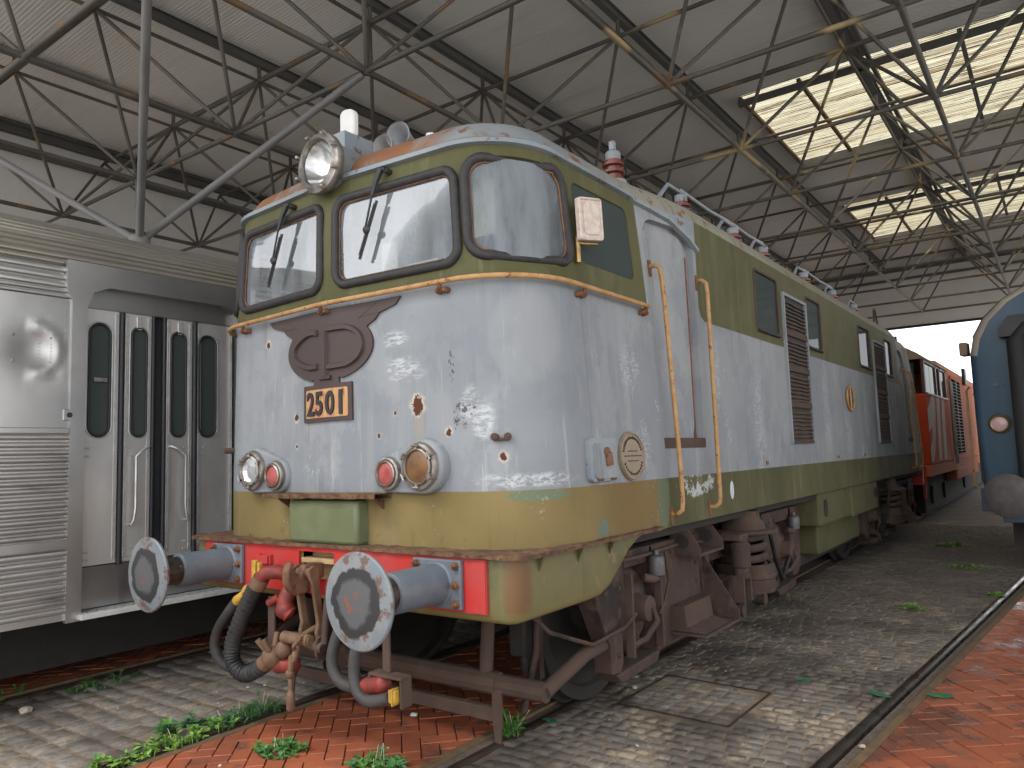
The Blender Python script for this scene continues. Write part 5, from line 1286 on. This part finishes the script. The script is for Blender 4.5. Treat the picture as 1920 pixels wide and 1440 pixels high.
m = MB(); m.box((-1.1, 6.2, .30), (1.1, 9.9, .42)); m.build('air_tank_frame', 'wheel', loco, 0)
# rear beam
m = MB(); m.box((-1.4, LEN-.68, .87), (1.4, LEN-.60, 1.2)); m.build('rear_beam', 'red', loco, 0)

# ---------------------------------------------------------------- stainless railcar
car = thing('stainless_railcar', (-3.755, 1.5, 0), 'unpainted stainless steel railcar with fluted sides and a folding four-leaf door', 'railcar')
XS = -2.30; CY0, CY1 = -11.0, 12.5; D0, D1 = .15, 1.60
def flute(z0, z1, ya, yb, mat, name, pitch=.055, depth=.024, x0=XS, tilt=0.):
    n = max(1, int(round((z1-z0)/pitch))); p = (z1-z0)/n; prof = []
    for k in range(n):
        z = z0+k*p
        for t, d in ((0, 0), (.14, .0), (.26, .8), (.40, 1), (.66, 1), (.80, .8), (.92, 0)): prof.append((z+t*p, d*depth))
    prof.append((z1, 0))
    return MB().grid([[(x0+d, y, z) for z, d in prof] for y in (ya, yb)]).build(name, mat, car, 35, fix=False)
for ya, yb in ((CY0, D0-.06), (D1+.06, CY1)):
    flute(1.215, 2.0, ya, yb, 'flute', 'fluted_panel'); flute(.66, 1.14, ya, yb, 'flute', 'fluted_skirt', .062)
    MB().box((XS-.01, ya, 1.14), (XS+.022, yb, 1.215)).build('belt_moulding', 'steel', car, 0, .006); MB().box((XS-.01, ya, 2.0), (XS+.02, yb, 2.045)).build('belt_moulding', 'steel', car, 0, .006)
    MB().box((XS-.06, ya, .62), (XS+.004, yb, .665)).build('skirt_edge', 'flute', car, 0)
    # flat panel with two dents
    m = MB(); rows = []; ny = 60 if ya < 0 else 4
    for k in range(ny+1):
        t = k/ny; y = (yb-2.2*(1-t)) if ya < 0 else ya+(yb-ya)*t
        row = []
        for j in range(25):
            z = 2.045+(3.03-2.045)*j/24; x = XS+.004
            if ya < 0:
                d = math.hypot(y+.17, (z-2.62)*1.0); x -= .030*math.exp(-(d/.14)**2)-.016*math.exp(-((d-.17)/.035)**2)*(y > -.17)
                x -= .012*math.exp(-(((y+.02)/.03)**2+((z-2.47)/.03)**2)); x += .010*math.sin(y*2.1+z)*.6
            row.append((x, y, z))
        rows.append(row)
    m.grid(rows); m.build('side_panel', 'steel', car, 70, fix=False)
    if ya < 0: MB().box((XS-.02, CY0, 2.045), (XS+.004, yb-2.2, 3.03)).build('side_panel', 'steel', car, 0)
    if ya < 0:
        m = MB()
        for j in range(3):
            for k in range(34):
                m.rev((XS, -.12+j*.075+.02*(j == 2), 2.10+k*.026), (5, -.12+j*.075+.02*(j == 2), 2.10+k*.026), [(.004, .005), (.009, .003)], 5)
        o = m.build('rivets', 'steel', car, 40, fix=False); o['kind'] = 'stuff'
        for yy, zz in ((-.30, 2.72), (-.05, 2.72), (-.30, 2.53), (-.05, 2.53), (-.17, 2.45)): MB().ball((XS-.0, yy, zz), .012, 8).build('screw', 'chrome', car, 60)
# fluted roof shoulder
prof = []; cz = 3.03
R2 = [(XS, 3.03), (XS-.01, 3.12), (XS-.03, 3.26), (XS-.08, 3.40), (XS-.17, 3.53), (XS-.32, 3.65), (XS-.55, 3.75), (XS-.9, 3.83), (XS-1.455, 3.87)]
def rsh(t):
    t *= len(R2)-1; i = min(int(t), len(R2)-2); f = t-i; return Vector(R2[i]).lerp(Vector(R2[i+1]), f)
def shoulder(t0, t1, n, ya, yb, name, mat):
    pr = []
    for k in range(n):
        for q, d in ((0, 0), (.12, 0), (.25, .8), (.42, 1), (.66, 1), (.82, .8), (.95, 0)):
            t = t0+(t1-t0)*(k+q)/n; p = rsh(t); a = rsh(min(t+.01, 1)); b = rsh(max(t-.01, 0)); tg = (a-b).normalized(); nn = Vector((tg.y, -tg.x)); pr.append(p+nn*d*.022)
    p = rsh(t1); pr.append(p)
    MB().grid([[(q.x, y, q.y) for q in pr] for y in (ya, yb)]).build(name, mat, car, 35, fix=False)
shoulder(.285, 1, 16, CY0, CY1, 'fluted_roof', 'rooffl')
for ya, yb in ((CY0, D0-.05), (D1+.05, CY1)): shoulder(.0, .282, 5, ya, yb, 'fluted_cornice', 'flute')
m = MB(); m.grid([[(-7.51-p[0], y, p[1]) for p in R2] for y in (CY0, CY1)]); m.box((-7.51-XS-.01, CY0, .62), (-7.51-XS, CY1, 3.03)); m.build('far_side', 'flute', car, 0)
MB().box((-7.51-XS, CY1-.02, .62), (XS, CY1, 3.8)).build('end_wall', 'steel', car, 0); MB().box((-7.51-XS, CY0, .62), (XS, CY0+.02, 3.8)).build('end_wall', 'steel', car, 0)
MB().box((-7.51-XS+.02, CY0+.05, .95), (XS-.35, CY1-.05, 1.0)).build('floor', 'dark', car, 0)
m = MB(); m.box((XS-1.5, D0-.6, .95), (XS-1.45, D1+.6, 3.3)); m.build('inner_partition', 'dark', car, 0)
# door surround
ol = [(D0, .62), (D0, 3.0)]
sur = MB()
fr_o = [(D0-.06, .60), (D0-.06, 3.02), (D0-.10, 3.10), (D0-.10, 3.34), (D1+.10, 3.34), (D1+.10, 3.10), (D1+.06, 3.02), (D1+.06, .60)]
fr_i = [(D0+.05, .60), (D0+.05, 2.98), (D0+.10, 3.11), (D0+.22, 3.165), (D1-.22, 3.165), (D1-.10, 3.11), (D1-.05, 2.98), (D1-.05, .60)]
for x, nm in ((XS+.026, 0),):
    n = len(fr_o); vs = [V((x, *p)) for p in fr_o]+[V((x, *p)) for p in fr_i]+[V((x-.12, *p)) for p in fr_i]+[V((x-.04, *p)) for p in fr_o]
    sur.add(vs, [(i, i+1, n+i+1, n+i) for i in range(n-1)]+[(n+i, n+i+1, 2*n+i+1, 2*n+i) for i in range(n-1)]+[(3*n+i, 3*n+i+1, i+1, i) for i in range(n-1)])
dsur = sur.build('door_surround', 'steel', car, 30)
MB().box((XS-.14, D0+.03, 3.0), (XS-.06, D1-.03, 3.19)).build('door_header', 'steel', car, 0, .01)
MB().box((XS-.16, D0+.03, .66), (XS-.09, D1-.03, .975)).build('riser', 'steel', car, 0, .004)
MB().box((XS-.12, D0+.02, .612), (XS+.10, D1+1.8, .652)).build('step_board', 'checker', car, 0, .006)
m = MB()
for k in range(46):
    y = D0+.04+k*.07; z = .653
    for s in (-1, 1): m.tube([(XS-.08, y+s*.035, z), (XS+.06, y-s*.035, z)], .004, 4)
o = m.build('step_tread', 'steel', car, 0, fix=False); o['kind'] = 'stuff'
XD = XS-.075
def leaf(ya, yb, wa, wb, handle):
    ol_ = [(ya, .985), (yb, .985), (yb, 3.005), (ya, 3.005)]
    hr = (wb-wa)/2; hol = [((wa+wb)/2+hr*math.cos(R(a)), 2.885-hr+hr*math.sin(R(a))) for a in range(0, 181, 15)]+[((wa+wb)/2+hr*math.cos(R(a)), 1.985+hr+hr*math.sin(R(a))) for a in range(180, 361, 15)]
    pts = ol_+hol; e = [(i, (i+1) % 4) for i in range(4)]+[(4+i, 4+(i+1) % len(hol)) for i in range(len(hol))]
    r = delaunay_2d_cdt([Vector(p) for p in pts], e, [], 0, 1e-6); m = MB()
    fs = [tuple(f) for f in r[2] if not inpoly(sum((r[0][i] for i in f), Vector((0, 0)))/3, hol)]
    m.add([(XD, p.x, p.y) for p in r[0]], fs)
    n = 4; m.add([(XD, *p) for p in ol_]+[(XD-.03, *p) for p in ol_], [(i, (i+1) % n, n+(i+1) % n, n+i) for i in range(n)])
    lf = m.build('door_leaf', 'doorsteel', car, 30)
    MB().prism(hol, (XD-.012, 0, 0), (0, 1, 0), (0, 0, 1), (-.006, 0, 0)).build('pane', 'glassdark', lf, 0)
    MB().tube([(XD+.004, *p) for p in hol], .010, 6, closed=True).build('pane_rubber', 'seal', lf, 70)
    cxx = (wa+wb)/2; ho2 = [(cxx+(p[0]-cxx)*1.24, 2.435+(p[1]-2.435)*1.035) for p in hol]
    MB().tube([(XD+.001, *p) for p in ho2], .006, 6, closed=True).build('pane_moulding', 'trim', lf, 70)
    for yy in (ya+.018, yb-.018): MB().box((XD, yy-.012, 1.02), (XD+.006, yy+.012, 2.98)).build('edge_strip', 'trim', lf, 0)
    m = MB()
    for yy in (ya+.018, yb-.018):
        for k in range(15): m.rev((XD+.006, yy, 1.06+k*.135), (5, yy, 1.06+k*.135), [(0, .0075), (.004, .006), (.006, .002)], 6)
    for zz in (1.03, 1.09, 1.83, 1.89): 
        for yy in (ya+.05, ya+.07) if handle >= 0 else (yb-.05, yb-.07): m.rev((XD, yy, zz), (5, yy, zz), [(0, .010), (.006, .007)], 6)
    o = m.build('rivets', 'trim', lf, 40, fix=False); o['kind'] = 'stuff'
    if handle:
        a, b = (yb-.03, ya+.05) if handle > 0 else (ya+.03, yb-.05)
        mid = b+(.03 if handle > 0 else -.03)
        MB().tube([(XD, a, 1.90), (XD+.045, a, 1.90), (XD+.05, a+(mid-a)*.5, 1.875), (XD+.05, mid, 1.82), (XD+.05, mid, 1.4), (XD+.05, mid+(b-mid)*.4, 1.31), (XD+.045, b, 1.275), (XD, b, 1.275)], .011, 8).build('grab_rail', 'trim', lf, 60)
        MB().box((XD+.002, (ya+yb)/2-.02+handle*-.0, 2.87), (XD+.012, (ya+yb)/2+.025, 2.98)).build('latch_plate', 'trim', lf, 0, .004)
    return lf
leaf(.205, .495, .265, .425, 0); leaf(.545, .765, .60, .725, 1); leaf(.90, 1.135, .94, 1.075, -1); leaf(1.185, 1.53, 1.20, 1.36, 0)
MB().box((XD+.002, .30, 2.42), (XD+.014, .40, 2.45)).build('pane_bar', 'chrome', car, 0)
for ya, yb in ((.497, .543), (.767, .80), (.862, .898), (1.137, 1.183)):
    MB().tube([(XD+.0, (ya+yb)/2, .97), (XD+.0, (ya+yb)/2, 3.0)], (yb-ya)/2, 12).build('door_rubber', 'seal', car, 60)
MB().box((XD-.10, .78, .97), (XD-.06, .90, 3.0)).build('door_gap', 'dark', car, 0)
MB().tube([(-2.45, -.30+.028*math.cos(R(a)), .56+.032*math.sin(R(a))) for a in range(0, 360, 20)], .007, 6, closed=True).build('pull_ring', 'redpipe', car, 60); MB().tube([(-2.45, -.30, .59), (-2.45, -.30, .64)], .008, 6).build('pull_rod', 'redpipe', car, 60)
# switch box; underframe, its lower part added to darken the ground beneath
sb = MB().box((XS+.004, .045, 2.10), (XS+.022, .125, 2.185)).build('switch_box', 'steel', car, 0, .004)
MB().rev((XS+.022, .088, 2.142), (5, .088, 2.142), [(0, .020), (.006, .020), (.007, .012), (.002, .0)], 14).build('switch_button', 'black', sb, 40)
m = MB(); m.box((-4.7, CY0+.5, .14), (-2.98, CY1-.5, .93)); m.build('underframe', 'wheel', car, 0); MB().box((-2.98, CY0+.5, .62), (-2.4, CY1-.5, .93)).build('side_sill', 'wheel', car, 0)
for y in (-8.2, -5.8, 8.0, 10.4):
    for s in (-1, 1): MB().rev((-3.755+s*.78, y, .46), (-3.755+s*3, y, .46), [(0, .49), (.03, .49), (.035, .46), (.13, .455), (.13, 0)], 28).build('wheel', 'wheel', car, 30)

# ---------------------------------------------------------------- orange locomotive behind
ol_ = thing('orange_locomotive', (0, 23, 0), 'orange diesel locomotive with white slanting stripes parked behind the grey locomotive', 'locomotive')
OX = 1.40
def obox(name, a, b, mat, bev=.01, p=None): return MB().box(a, b).build(name, mat, p or ol_, 0, bev)
ob = obox('frame', (-OX, 16.0, .98), (OX, 44, 1.22), 'orange'); obox('front_beam', (-1.3, 15.9, .85), (1.3, 16.0, 1.2), 'orangered')
cab = MB(); cab.box((-OX, 16.1, 1.22), (OX, 19.9, 2.80)); cabo = cab.build('cab', 'orangered', ol_, 0, .04)
for y in (16.1, 17.95, 18.6, 19.75):
    for s in (-1, 1): MB().box((s*OX-.06 if s > 0 else -OX, y, 2.80), (s*OX if s > 0 else -OX+.06, y+.16, 3.56)).build('window_post', 'cabbrown', cabo, 0)
for s in (-1, 1):
    MB().box((s*OX-.03, 16.2, 3.50), (s*OX, 19.9, 3.60)).build('window_head', 'cabbrown', cabo, 0)
    for ya, yb in ((16.3, 17.1), (17.1, 17.9), (18.8, 19.7)): MB().box((s*OX-.035, ya+.02, 2.84), (s*OX-.028, yb-.02, 3.48)).build('cab_window', 'glassdark', cabo, 0)
    MB().tube([(s*OX+.015, 16.2, 2.80), (s*OX+.015, 19.9, 2.80)], .03, 6).build('sill', 'buf2', cabo, 50)
MB().box((-1.2, 16.12, 2.80), (1.2, 16.15, 3.5)).build('windscreen', 'glassdark', cabo, 0); MB().box((-.6, 18.2, 2.4), (.6, 19.8, 3.5)).build('cab_inside', 'cabbrown', cabo, 0)
rp_ = [(-OX-.03, 3.56), (-1.30, 3.70), (-1.05, 3.86), (-.6, 3.99), (0, 4.04), (.6, 3.99), (1.05, 3.86), (1.30, 3.70), (OX+.03, 3.56)]
MB().prism(rp_, (0, 16.0, 0), (1, 0, 0), (0, 0, 1), (0, 4.0, 0)).build('cab_roof', 'roofbrown', ol_, 30)
# stripes on the cab side
for P in ([(16.15, 1.95), (16.15, 2.45), (16.6, 2.62), (16.9, 2.80), (17.4, 2.80), (17.3, 2.3), (16.9, 1.6), (16.5, 1.30), (16.15, 1.28), (16.15, 1.6), (16.5, 1.75), (16.7, 2.1)], [(17.75, 2.80), (18.25, 2.80), (17.85, 1.30), (17.35, 1.30)], [(18.6, 2.80), (19.1, 2.80), (18.85, 1.30), (18.3, 1.30)]):
    MB().prism(P, (OX+.001, 0, 0), (0, 1, 0), (0, 0, 1), (.004, 0, 0)).build('white_stripe', 'stripe', cabo, 0)
bod = MB(); bp_ = [(-OX+.03, 1.22), (-OX+.03, 3.55), (-1.2, 3.85), (-.6, 4.0), (.6, 4.0), (1.2, 3.85), (OX-.03, 3.55), (OX-.03, 1.22)]
bod.prism(bp_, (0, 19.98, 0), (1, 0, 0), (0, 0, 1), (0, 24, 0)); bodo = bod.build('body', 'orange', ol_, 0, .03)
MB().prism([(p[0]*.99, p[1]+.01) for p in bp_[2:6]]+[(1.1, 3.75), (-1.1, 3.75)], (0, 20.0, 0), (1, 0, 0), (0, 0, 1), (0, 23.9, 0)).build('body_roof', 'roofbrown', bodo, 0)
gr = MB().box((OX-.03, 21.0, 1.40), (OX-.012, 23.3, 3.45)).build('grille', 'grille', ol_, 0)
for k in range(22): MB().box((OX-.012, 21.02, 1.46+k*.09), (OX+.001, 23.28, 1.475+k*.09)).build('grille_bar', 'cabbrown', gr, 0)
MB().box((OX-.012, 22.1, 1.4), (OX+.006, 22.2, 3.45)).build('grille_bar', 'cabbrown', gr, 0); MB().box((OX-.02, 20.75, 1.35), (OX+.01, 21.0, 3.5)).build('grille_frame', 'orangered', gr, 0)
MB().box((OX-.03, 24.2, 3.45), (OX+.06, 24.7, 3.95)).build('exhaust_box', 'black', ol_, 0, .02)
MB().box((.9, 20.5, .72), (OX+.02, 26.5, 1.0)).build('tank_skirt', 'orange', ol_, 0, .03)
for y in (20.2, 20.5): MB().tube([(OX+.06, y, 1.15), (OX+.06, y, 3.3), (OX, y, 3.35)], .025, 8).build('handrail', 'buf2', ol_, 60)
MB().tube([(OX+.05, 26.6, 3.3), (OX+.09, 26.6, 3.2), (OX+.09, 26.6, .42), (OX+.12, 26.75, .34), (OX+.12, 27.1, .34), (OX+.10, 27.2, .9)], .03, 8).build('handrail', 'buf2', ol_, 60)
MB().box((-1.15, 16.6, .14), (1.15, 43.5, .98)).build('running_gear', 'wheel', ol_, 0, .05)
for y in (17.6, 19.8, 24.5):
    for s in (-1, 1): MB().rev((s*.80, y, .5), (s*3, y, .5), [(0, .53), (.03, .53), (.04, .5), (.13, .5), (.14, .2), (.4, .2), (.42, 0)], 24).build('wheel', 'wheel', ol_, 30)
for s in (-1, 1): MB().rev((s*.975, 15.95, 1.05), (s*.975, -1, 1.05), [(0, .1), (.3, .1), (.33, .22), (.36, .22), (.37, 0)], 20).build('buffer', 'bufgrey', ol_, 35)
for s in (-1, 1): MB().prism([(16.0, 1.0), (16.4, 1.0), (16.15, .55), (16.05, .5)], (s*1.2, 0, 0), (0, 1, 0), (0, 0, 1), (s*.05, 0, 0)).build('guard_plate', 'orangered', ol_, 0)

# ---------------------------------------------------------------- blue coach on the neighbouring track
CO = V((3.169, 8.336, 0))+RX*.975
CT = Matrix.Translation(CO) @ Matrix.Rotation(-TH, 4, 'Z')
coach = thing('blue_coach', CO+RY*8, 'dark blue passenger coach end with round pink tail lamp and black gangway', 'coach')
def cb(mb, name, mat, p=None, sm=40, bev=0): return mb.build(name, mat, p or coach, sm, bev, T=CT)
sec = [(-1.33, .95), (-1.36, 2.0), (-1.36, 2.85), (-1.31, 3.08), (-1.18, 3.32), (-.95, 3.54), (-.6, 3.73), (-.2, 3.81), (.2, 3.81), (.6, 3.73), (.95, 3.54), (1.18, 3.32), (1.31, 3.08), (1.36, 2.85), (1.36, 2.0), (1.33, .95)]
def crow(k, y, ins): return [V((x*(1-ins), y, z if z < 1 else 2.2+(z-2.2)*(1-ins*.6))) for x, z in sec]
m = MB(); rows = [crow(0, y, i) for y, i in ((.60, .075), (.606, .055), (.63, .025), (.68, .006), (.76, 0), (19, 0))]
m.grid(rows); m.add(rows[0], [tuple(range(len(sec)))])
for k, f in enumerate(m.f): pass
cbo = m.build('body', ['blue', 'coachroof'], coach, 50, 0, T=CT)
me = cbo.data
Ti = CT.inverted()
for p in me.polygons:
    c = Ti @ p.center
    if (c.y > .72 and c.z > 3.02) or (c.y > .602 and c.z > 2.9): p.material_index = 1
m = MB(); m.grid([[V((x*1.012, y, z+.012)) for x, z in sec[3:13]] for y in (.76, 19)]); cb(m, 'roof', 'coachroof')
# gangway
m = MB(); m.box((-.90, .50, .95), (-.62, .66, 3.05)); m.box((.62, .50, .95), (.90, .66, 3.05)); m.box((-.90, .50, 3.05), (.90, .66, 3.22)); gw = cb(m, 'gangway', 'gangway', None, 0, .03)
m = MB(); m.tube([(-.80, .40, 1.0), (-.80, .40, 2.95), (-.7, .40, 3.08), (.7, .40, 3.08), (.8, .40, 2.95), (.8, .40, 1.0)], .10, 14); cb(m, 'gangway_tube', 'gangway', gw, 60)
m = MB(); m.prism([(-.98, 3.12), (-.86, 3.28), (.86, 3.28), (.98, 3.12), (.98, 3.02), (-.98, 3.02)], (0, .42, 0), (1, 0, 0), (0, 0, 1), (0, .22, 0)); cb(m, 'gangway_hood', 'black', gw, 0)
m = MB(); m.box((-.6, .62, 1.0), (.6, .66, 3.0)); cb(m, 'end_door', 'blue', None, 0)
for s in (-1, 1):
    c = V((s*1.075, .60, 1.93)); m = MB(); m.rev(c, c+V((0, -1, 0)), [(-.02, .115), (.03, .112), (.04, .10), (.035, .088)], 28, caps=False); tl_ = cb(m, 'tail_lamp', 'brass')
    m = MB(); m.rev(c+V((0, -.02, 0)), c+V((0, -1, 0)), [(0, .09), (.012, .06), (.018, 0)], 24, caps=False); cb(m, 'lens', 'lamp_pink', tl_, 60)
    m = MB(); m.rev(c, c+V((0, -1, 0)), [(-.02, .14), (.008, .135), (.01, .11)], 28, caps=False); cb(m, 'lamp_ring', 'black', tl_)
    m = MB(); m.box((s*1.075-.09, .585, 2.42), (s*1.075+.09, .605, 2.44)); m.box((s*1.075-.02, .57, 2.40), (s*1.075+.02, .60, 2.46)); cb(m, 'lamp_iron', 'blue')
    m = MB(); m.tube([(s*1.43, .9, 1.1), (s*1.47, .9, 1.15), (s*1.47, .9, 2.4), (s*1.43, .9, 2.45)], .015, 8); cb(m, 'handrail', 'ochre', None, 60)
    m = MB(); m.box((s*1.44-.05, .75, 2.86), (s*1.44+.05, .95, 3.04)); cb(m, 'marker_lamp', 'roofbrown', None, 0, .02)
    m = MB(); m.rev((s*.975, .62, 1.05), (s*.975, -1, 1.05), [(0, .12), (.3, .12), (.31, .09), (.56, .09)], 24); bb = cb(m, 'buffer', 'bufgrey')
    m = MB(); m.rev((s*.975, .05, 1.05), (s*.975, -1, 1.05), [(0, .1), (.005, .26), (.02, .265), (.03, .25), (.042, .12), (.045, 0)], 40); cb(m, 'head', 'bufrust', bb, 30)
m = MB(); m.box((-1.35, .55, .82), (1.35, .62, 1.12)); cb(m, 'headstock', 'blue', None, 0, .01)
m = MB(); m.box((-1.1, .35, .70), (-.55, .60, .84)); cb(m, 'step', 'blue', None, 0, .01)
m = MB(); m.box((-1.1, 1, .35), (1.1, 18, .95)); cb(m, 'underframe', 'wheel', None, 0)
for y in (2.2, 4.7):
    for s in (-1, 1): m = MB(); m.rev((s*.80, y, .46), (s*3, y, .46), [(0, .49), (.03, .49), (.04, .46), (.13, .46), (.13, 0)], 24); cb(m, 'wheel', 'wheel')

# ---------------------------------------------------------------- weeds, leaves, chips
def weed(loc, label, group, n, h, spread, leaf, mat, seed, ex=1.0, ang=0.):
    rr = random.Random(seed); m = MB(); loc = V(loc); ca, sa = math.cos(ang), math.sin(ang)
    for k in range(n):
        a = rr.uniform(0, 2*math.pi); rad = spread*math.sqrt(rr.random()); lx, ly = rad*math.cos(a)*ex, rad*math.sin(a)
        b = loc+V((lx*ca-ly*sa, lx*sa+ly*ca, -.01)); hh = h*rr.choice((.4, .6, .8, 1, 1.35))*rr.uniform(.7, 1)*(1-.5*rad/spread)
        tp = b+V((rr.uniform(-.4, .4)*hh, rr.uniform(-.4, .4)*hh, hh)); m.tube([b, tp], .0022, 3, 0)
        for q in range(rr.randint(3, 6)):
            t = rr.uniform(.35, 1); c = b.lerp(tp, t); d = rr.uniform(0, 2*math.pi); el = rr.uniform(-.1, .75)
            dr = V((math.cos(d)*math.cos(el), math.sin(d)*math.cos(el), math.sin(el))); sd_ = dr.cross(V((0, 0, 1))).normalized(); L = leaf*rr.uniform(.6, 1.25); wd = L*.30; dn = V((0, 0, -L*.12)); upv = sd_.cross(dr)*L*.06
            m.add([c, c+dr*L*.3+sd_*wd*.85+upv, c+dr*L*.62+sd_*wd*.8+upv+dn*.4, c+dr*L+dn, c+dr*L*.62-sd_*wd*.8+upv+dn*.4, c+dr*L*.3-sd_*wd*.85+upv, c+dr*L*.32, c+dr*L*.64+dn*.4],
                  [(0, 1, 6), (1, 2, 7, 6), (2, 3, 7), (0, 6, 5), (6, 7, 4, 5), (7, 3, 4)], 0 if rr.random() < .65 else 1)
    for k in range(n//10 if n >= 26 and spread < .16 else 0):
        b = loc+V((rr.uniform(-.3, .3)*spread, rr.uniform(-.3, .3)*spread, -.01)); m.tube([b, b+V((rr.uniform(-.5, .5)*h, rr.uniform(-.5, .5)*h, h*rr.uniform(.6, 1.5)))], .0018, 3, 2)
    o = m.build('weed', list(mat)+['stone'], None, 0, fix=False, loc=loc); tag(o, label, 'weed', group); return o
GRP = 'weeds in the rail groove'
SA = math.pi/2
for k, (x, y, n, h, s_, lf_, mt) in enumerate([(-.855, -.30, 12, .08, .08, .055, ('leaf2', 'leaf')), (-.86, -.15, 12, .06, .10, .05, ('leaf2', 'leaf')), (-.87, .02, 22, .07, .11, .042, ('leaf2', 'leaf')), (-.88, .17, 26, .08, .12, .04, ('leaf2', 'leaf')), (-.89, .33, 16, .06, .11, .04, ('leaf2', 'leaf')), (-.90, .48, 30, .10, .12, .042, ('leaf', 'leaf2')), (-.91, .64, 44, .11, .11, .040, ('leaf3', 'leaf')), (-.91, .80, 38, .12, .10, .042, ('leaf3', 'leaf'))]):
    weed((x, y, 0), 'low leafy weed in the row growing along the rail groove beside the worn cobbles', GRP, n, h, s_, lf_, mt, 100+k, 1.5, SA)
weed((-1.02, .20, 0), 'tall broad-leaved blue-green weed standing behind the row along the rail groove', None, 9, .16, .035, .085, ('leaf3', 'leaf'), 5)
weed((-1.08, .40, 0), 'small separate blue-green weed on the worn cobbles near the rail groove', None, 16, .10, .045, .05, ('leaf3', 'leaf3'), 6)
weed((-.17, .42, 0), 'round clump of green weed growing in the middle of the red brick paving', None, 60, .09, .12, .045, ('leaf', 'leaf3'), 7, 1.4, .7)
weed((.52, .55, 0), 'spreading green weed on the red bricks beside the guard strip', None, 46, .10, .13, .055, ('leaf', 'leaf3'), 8, 1.2, .8)
weed((.865, 1.36, 0), 'single upright green weed growing against the rail guard of the grey locomotive', None, 26, .19, .05, .05, ('leaf', 'leaf'), 9)
weed((2.35, 6.42, 0), 'small bright green weed alone in the middle of the cobbles', None, 34, .05, .11, .045, ('leaf2', 'leaf'), 10, 1.5, .6)
weed((3.02, 7.55, 0), 'thin weed growing beside the shiny rail near the blue coach', None, 24, .06, .08, .04, ('leaf2', 'leaf'), 11)
weed((2.1, 12.0, 0), 'pale low weed patch on the dirt between orange locomotive and blue coach', None, 60, .06, .22, .06, ('leaf2', 'leaf'), 12)
weed((2.55, 9.6, 0), 'straggling weed in the cobbles below the coach buffer', None, 40, .05, .25, .045, ('leaf2', 'leaf'), 14)
weed((-2.62, .55, 0), 'dark shaded weed under the edge of the railcar step', None, 30, .07, .18, .05, ('leaf', 'leaf3'), 13, 1.6, SA)
weed((-3.05, -.35, 0), 'weeds in the shade under the fluted skirt of the railcar', None, 60, .11, .30, .05, ('leaf', 'leaf3'), 15, 1.6, SA)
def scrap(x, y, r_, ang, label, seed):
    q = random.Random(seed); m = MB(); n = 9; P = [(r_*q.uniform(.6, 1.1)*math.cos(2*math.pi*k/n)*1.6, r_*q.uniform(.5, 1)*math.sin(2*math.pi*k/n)) for k in range(n)]
    ca, sa = math.cos(ang), math.sin(ang)
    top = [V((x+a*ca-b*sa, y+a*sa+b*ca, .012+.012*q.random())) for a, b in P]; bot = [p-V((0, 0, .003)) for p in top]
    c = V((x, y, .018)); m.add(top+[c]+bot, [(k, (k+1) % n, n) for k in range(n)]+[(k, n+1+k, n+1+(k+1) % n, (k+1) % n) for k in range(n)])
    tag(m.build('fallen_leaf', 'deadleaf', None, 0, fix=False), label, 'leaf')
scrap(2.08, 3.34, .045, .3, 'torn green leaf lying alone on the cobbles', 1); scrap(2.60, 3.25, .055, -.4, 'crumpled green leaf lying on the cobbles beside the shiny rail', 2); scrap(2.96, 3.42, .06, .2, 'folded green leaf lying on the wet red bricks', 3); scrap(.95, 1.66, .04, .2, 'torn green leaf lying by the rail under the guard tube', 4)
def chip(x, y, r_, label, seed, mat='stone', grp=None):
    q = random.Random(seed); m = MB(); n = 6; vs = []
    for j, (z, s_) in enumerate(((0, 1), (.45, .9), (.7, .45))):
        for k in range(n): vs.append(V((x+r_*s_*math.cos(6.28*k/n)*q.uniform(.7, 1.2), y+r_*s_*math.sin(6.28*k/n)*q.uniform(.7, 1.2), r_*z)))
    m.add(vs, [(j*n+k, j*n+(k+1) % n, (j+1)*n+(k+1) % n, (j+1)*n+k) for j in range(2) for k in range(n)]+[tuple(2*n+k for k in range(n))])
    tag(m.build('stone_chip', mat, None, 0), label, 'stone', grp)
chip(-2.43, -.10, .05, 'flat tan stone lying on the worn cobbles near the railcar rail', 1); chip(.08, 1.30, .028, 'white chip lying on the red bricks under the guard bar', 2, 'white'); chip(1.085, 2.577, .022, 'small pale stone beside the sett filled cover', 3)
chip(2.70, 2.25, .02, 'pale pebble lying on top of the shiny rail', 4)
for k, (x, y) in enumerate([(-1.5, 1.1), (-1.42, 1.2), (-1.6, .9), (-1.35, .75), (-1.9, .3), (-1.2, 1.4), (1.3, .9), (1.6, 1.6), (1.25, 1.9), (1.9, 3.6), (2.2, 2.9), (1.5, 3.3), (-.3, .1), (.2, .2), (.35, .8)]):
    chip(x, y, rnd.uniform(.007, .013), 'tiny pale grit stone scattered on the paving', 20+k, 'stone', 'grit scattered on the paving')
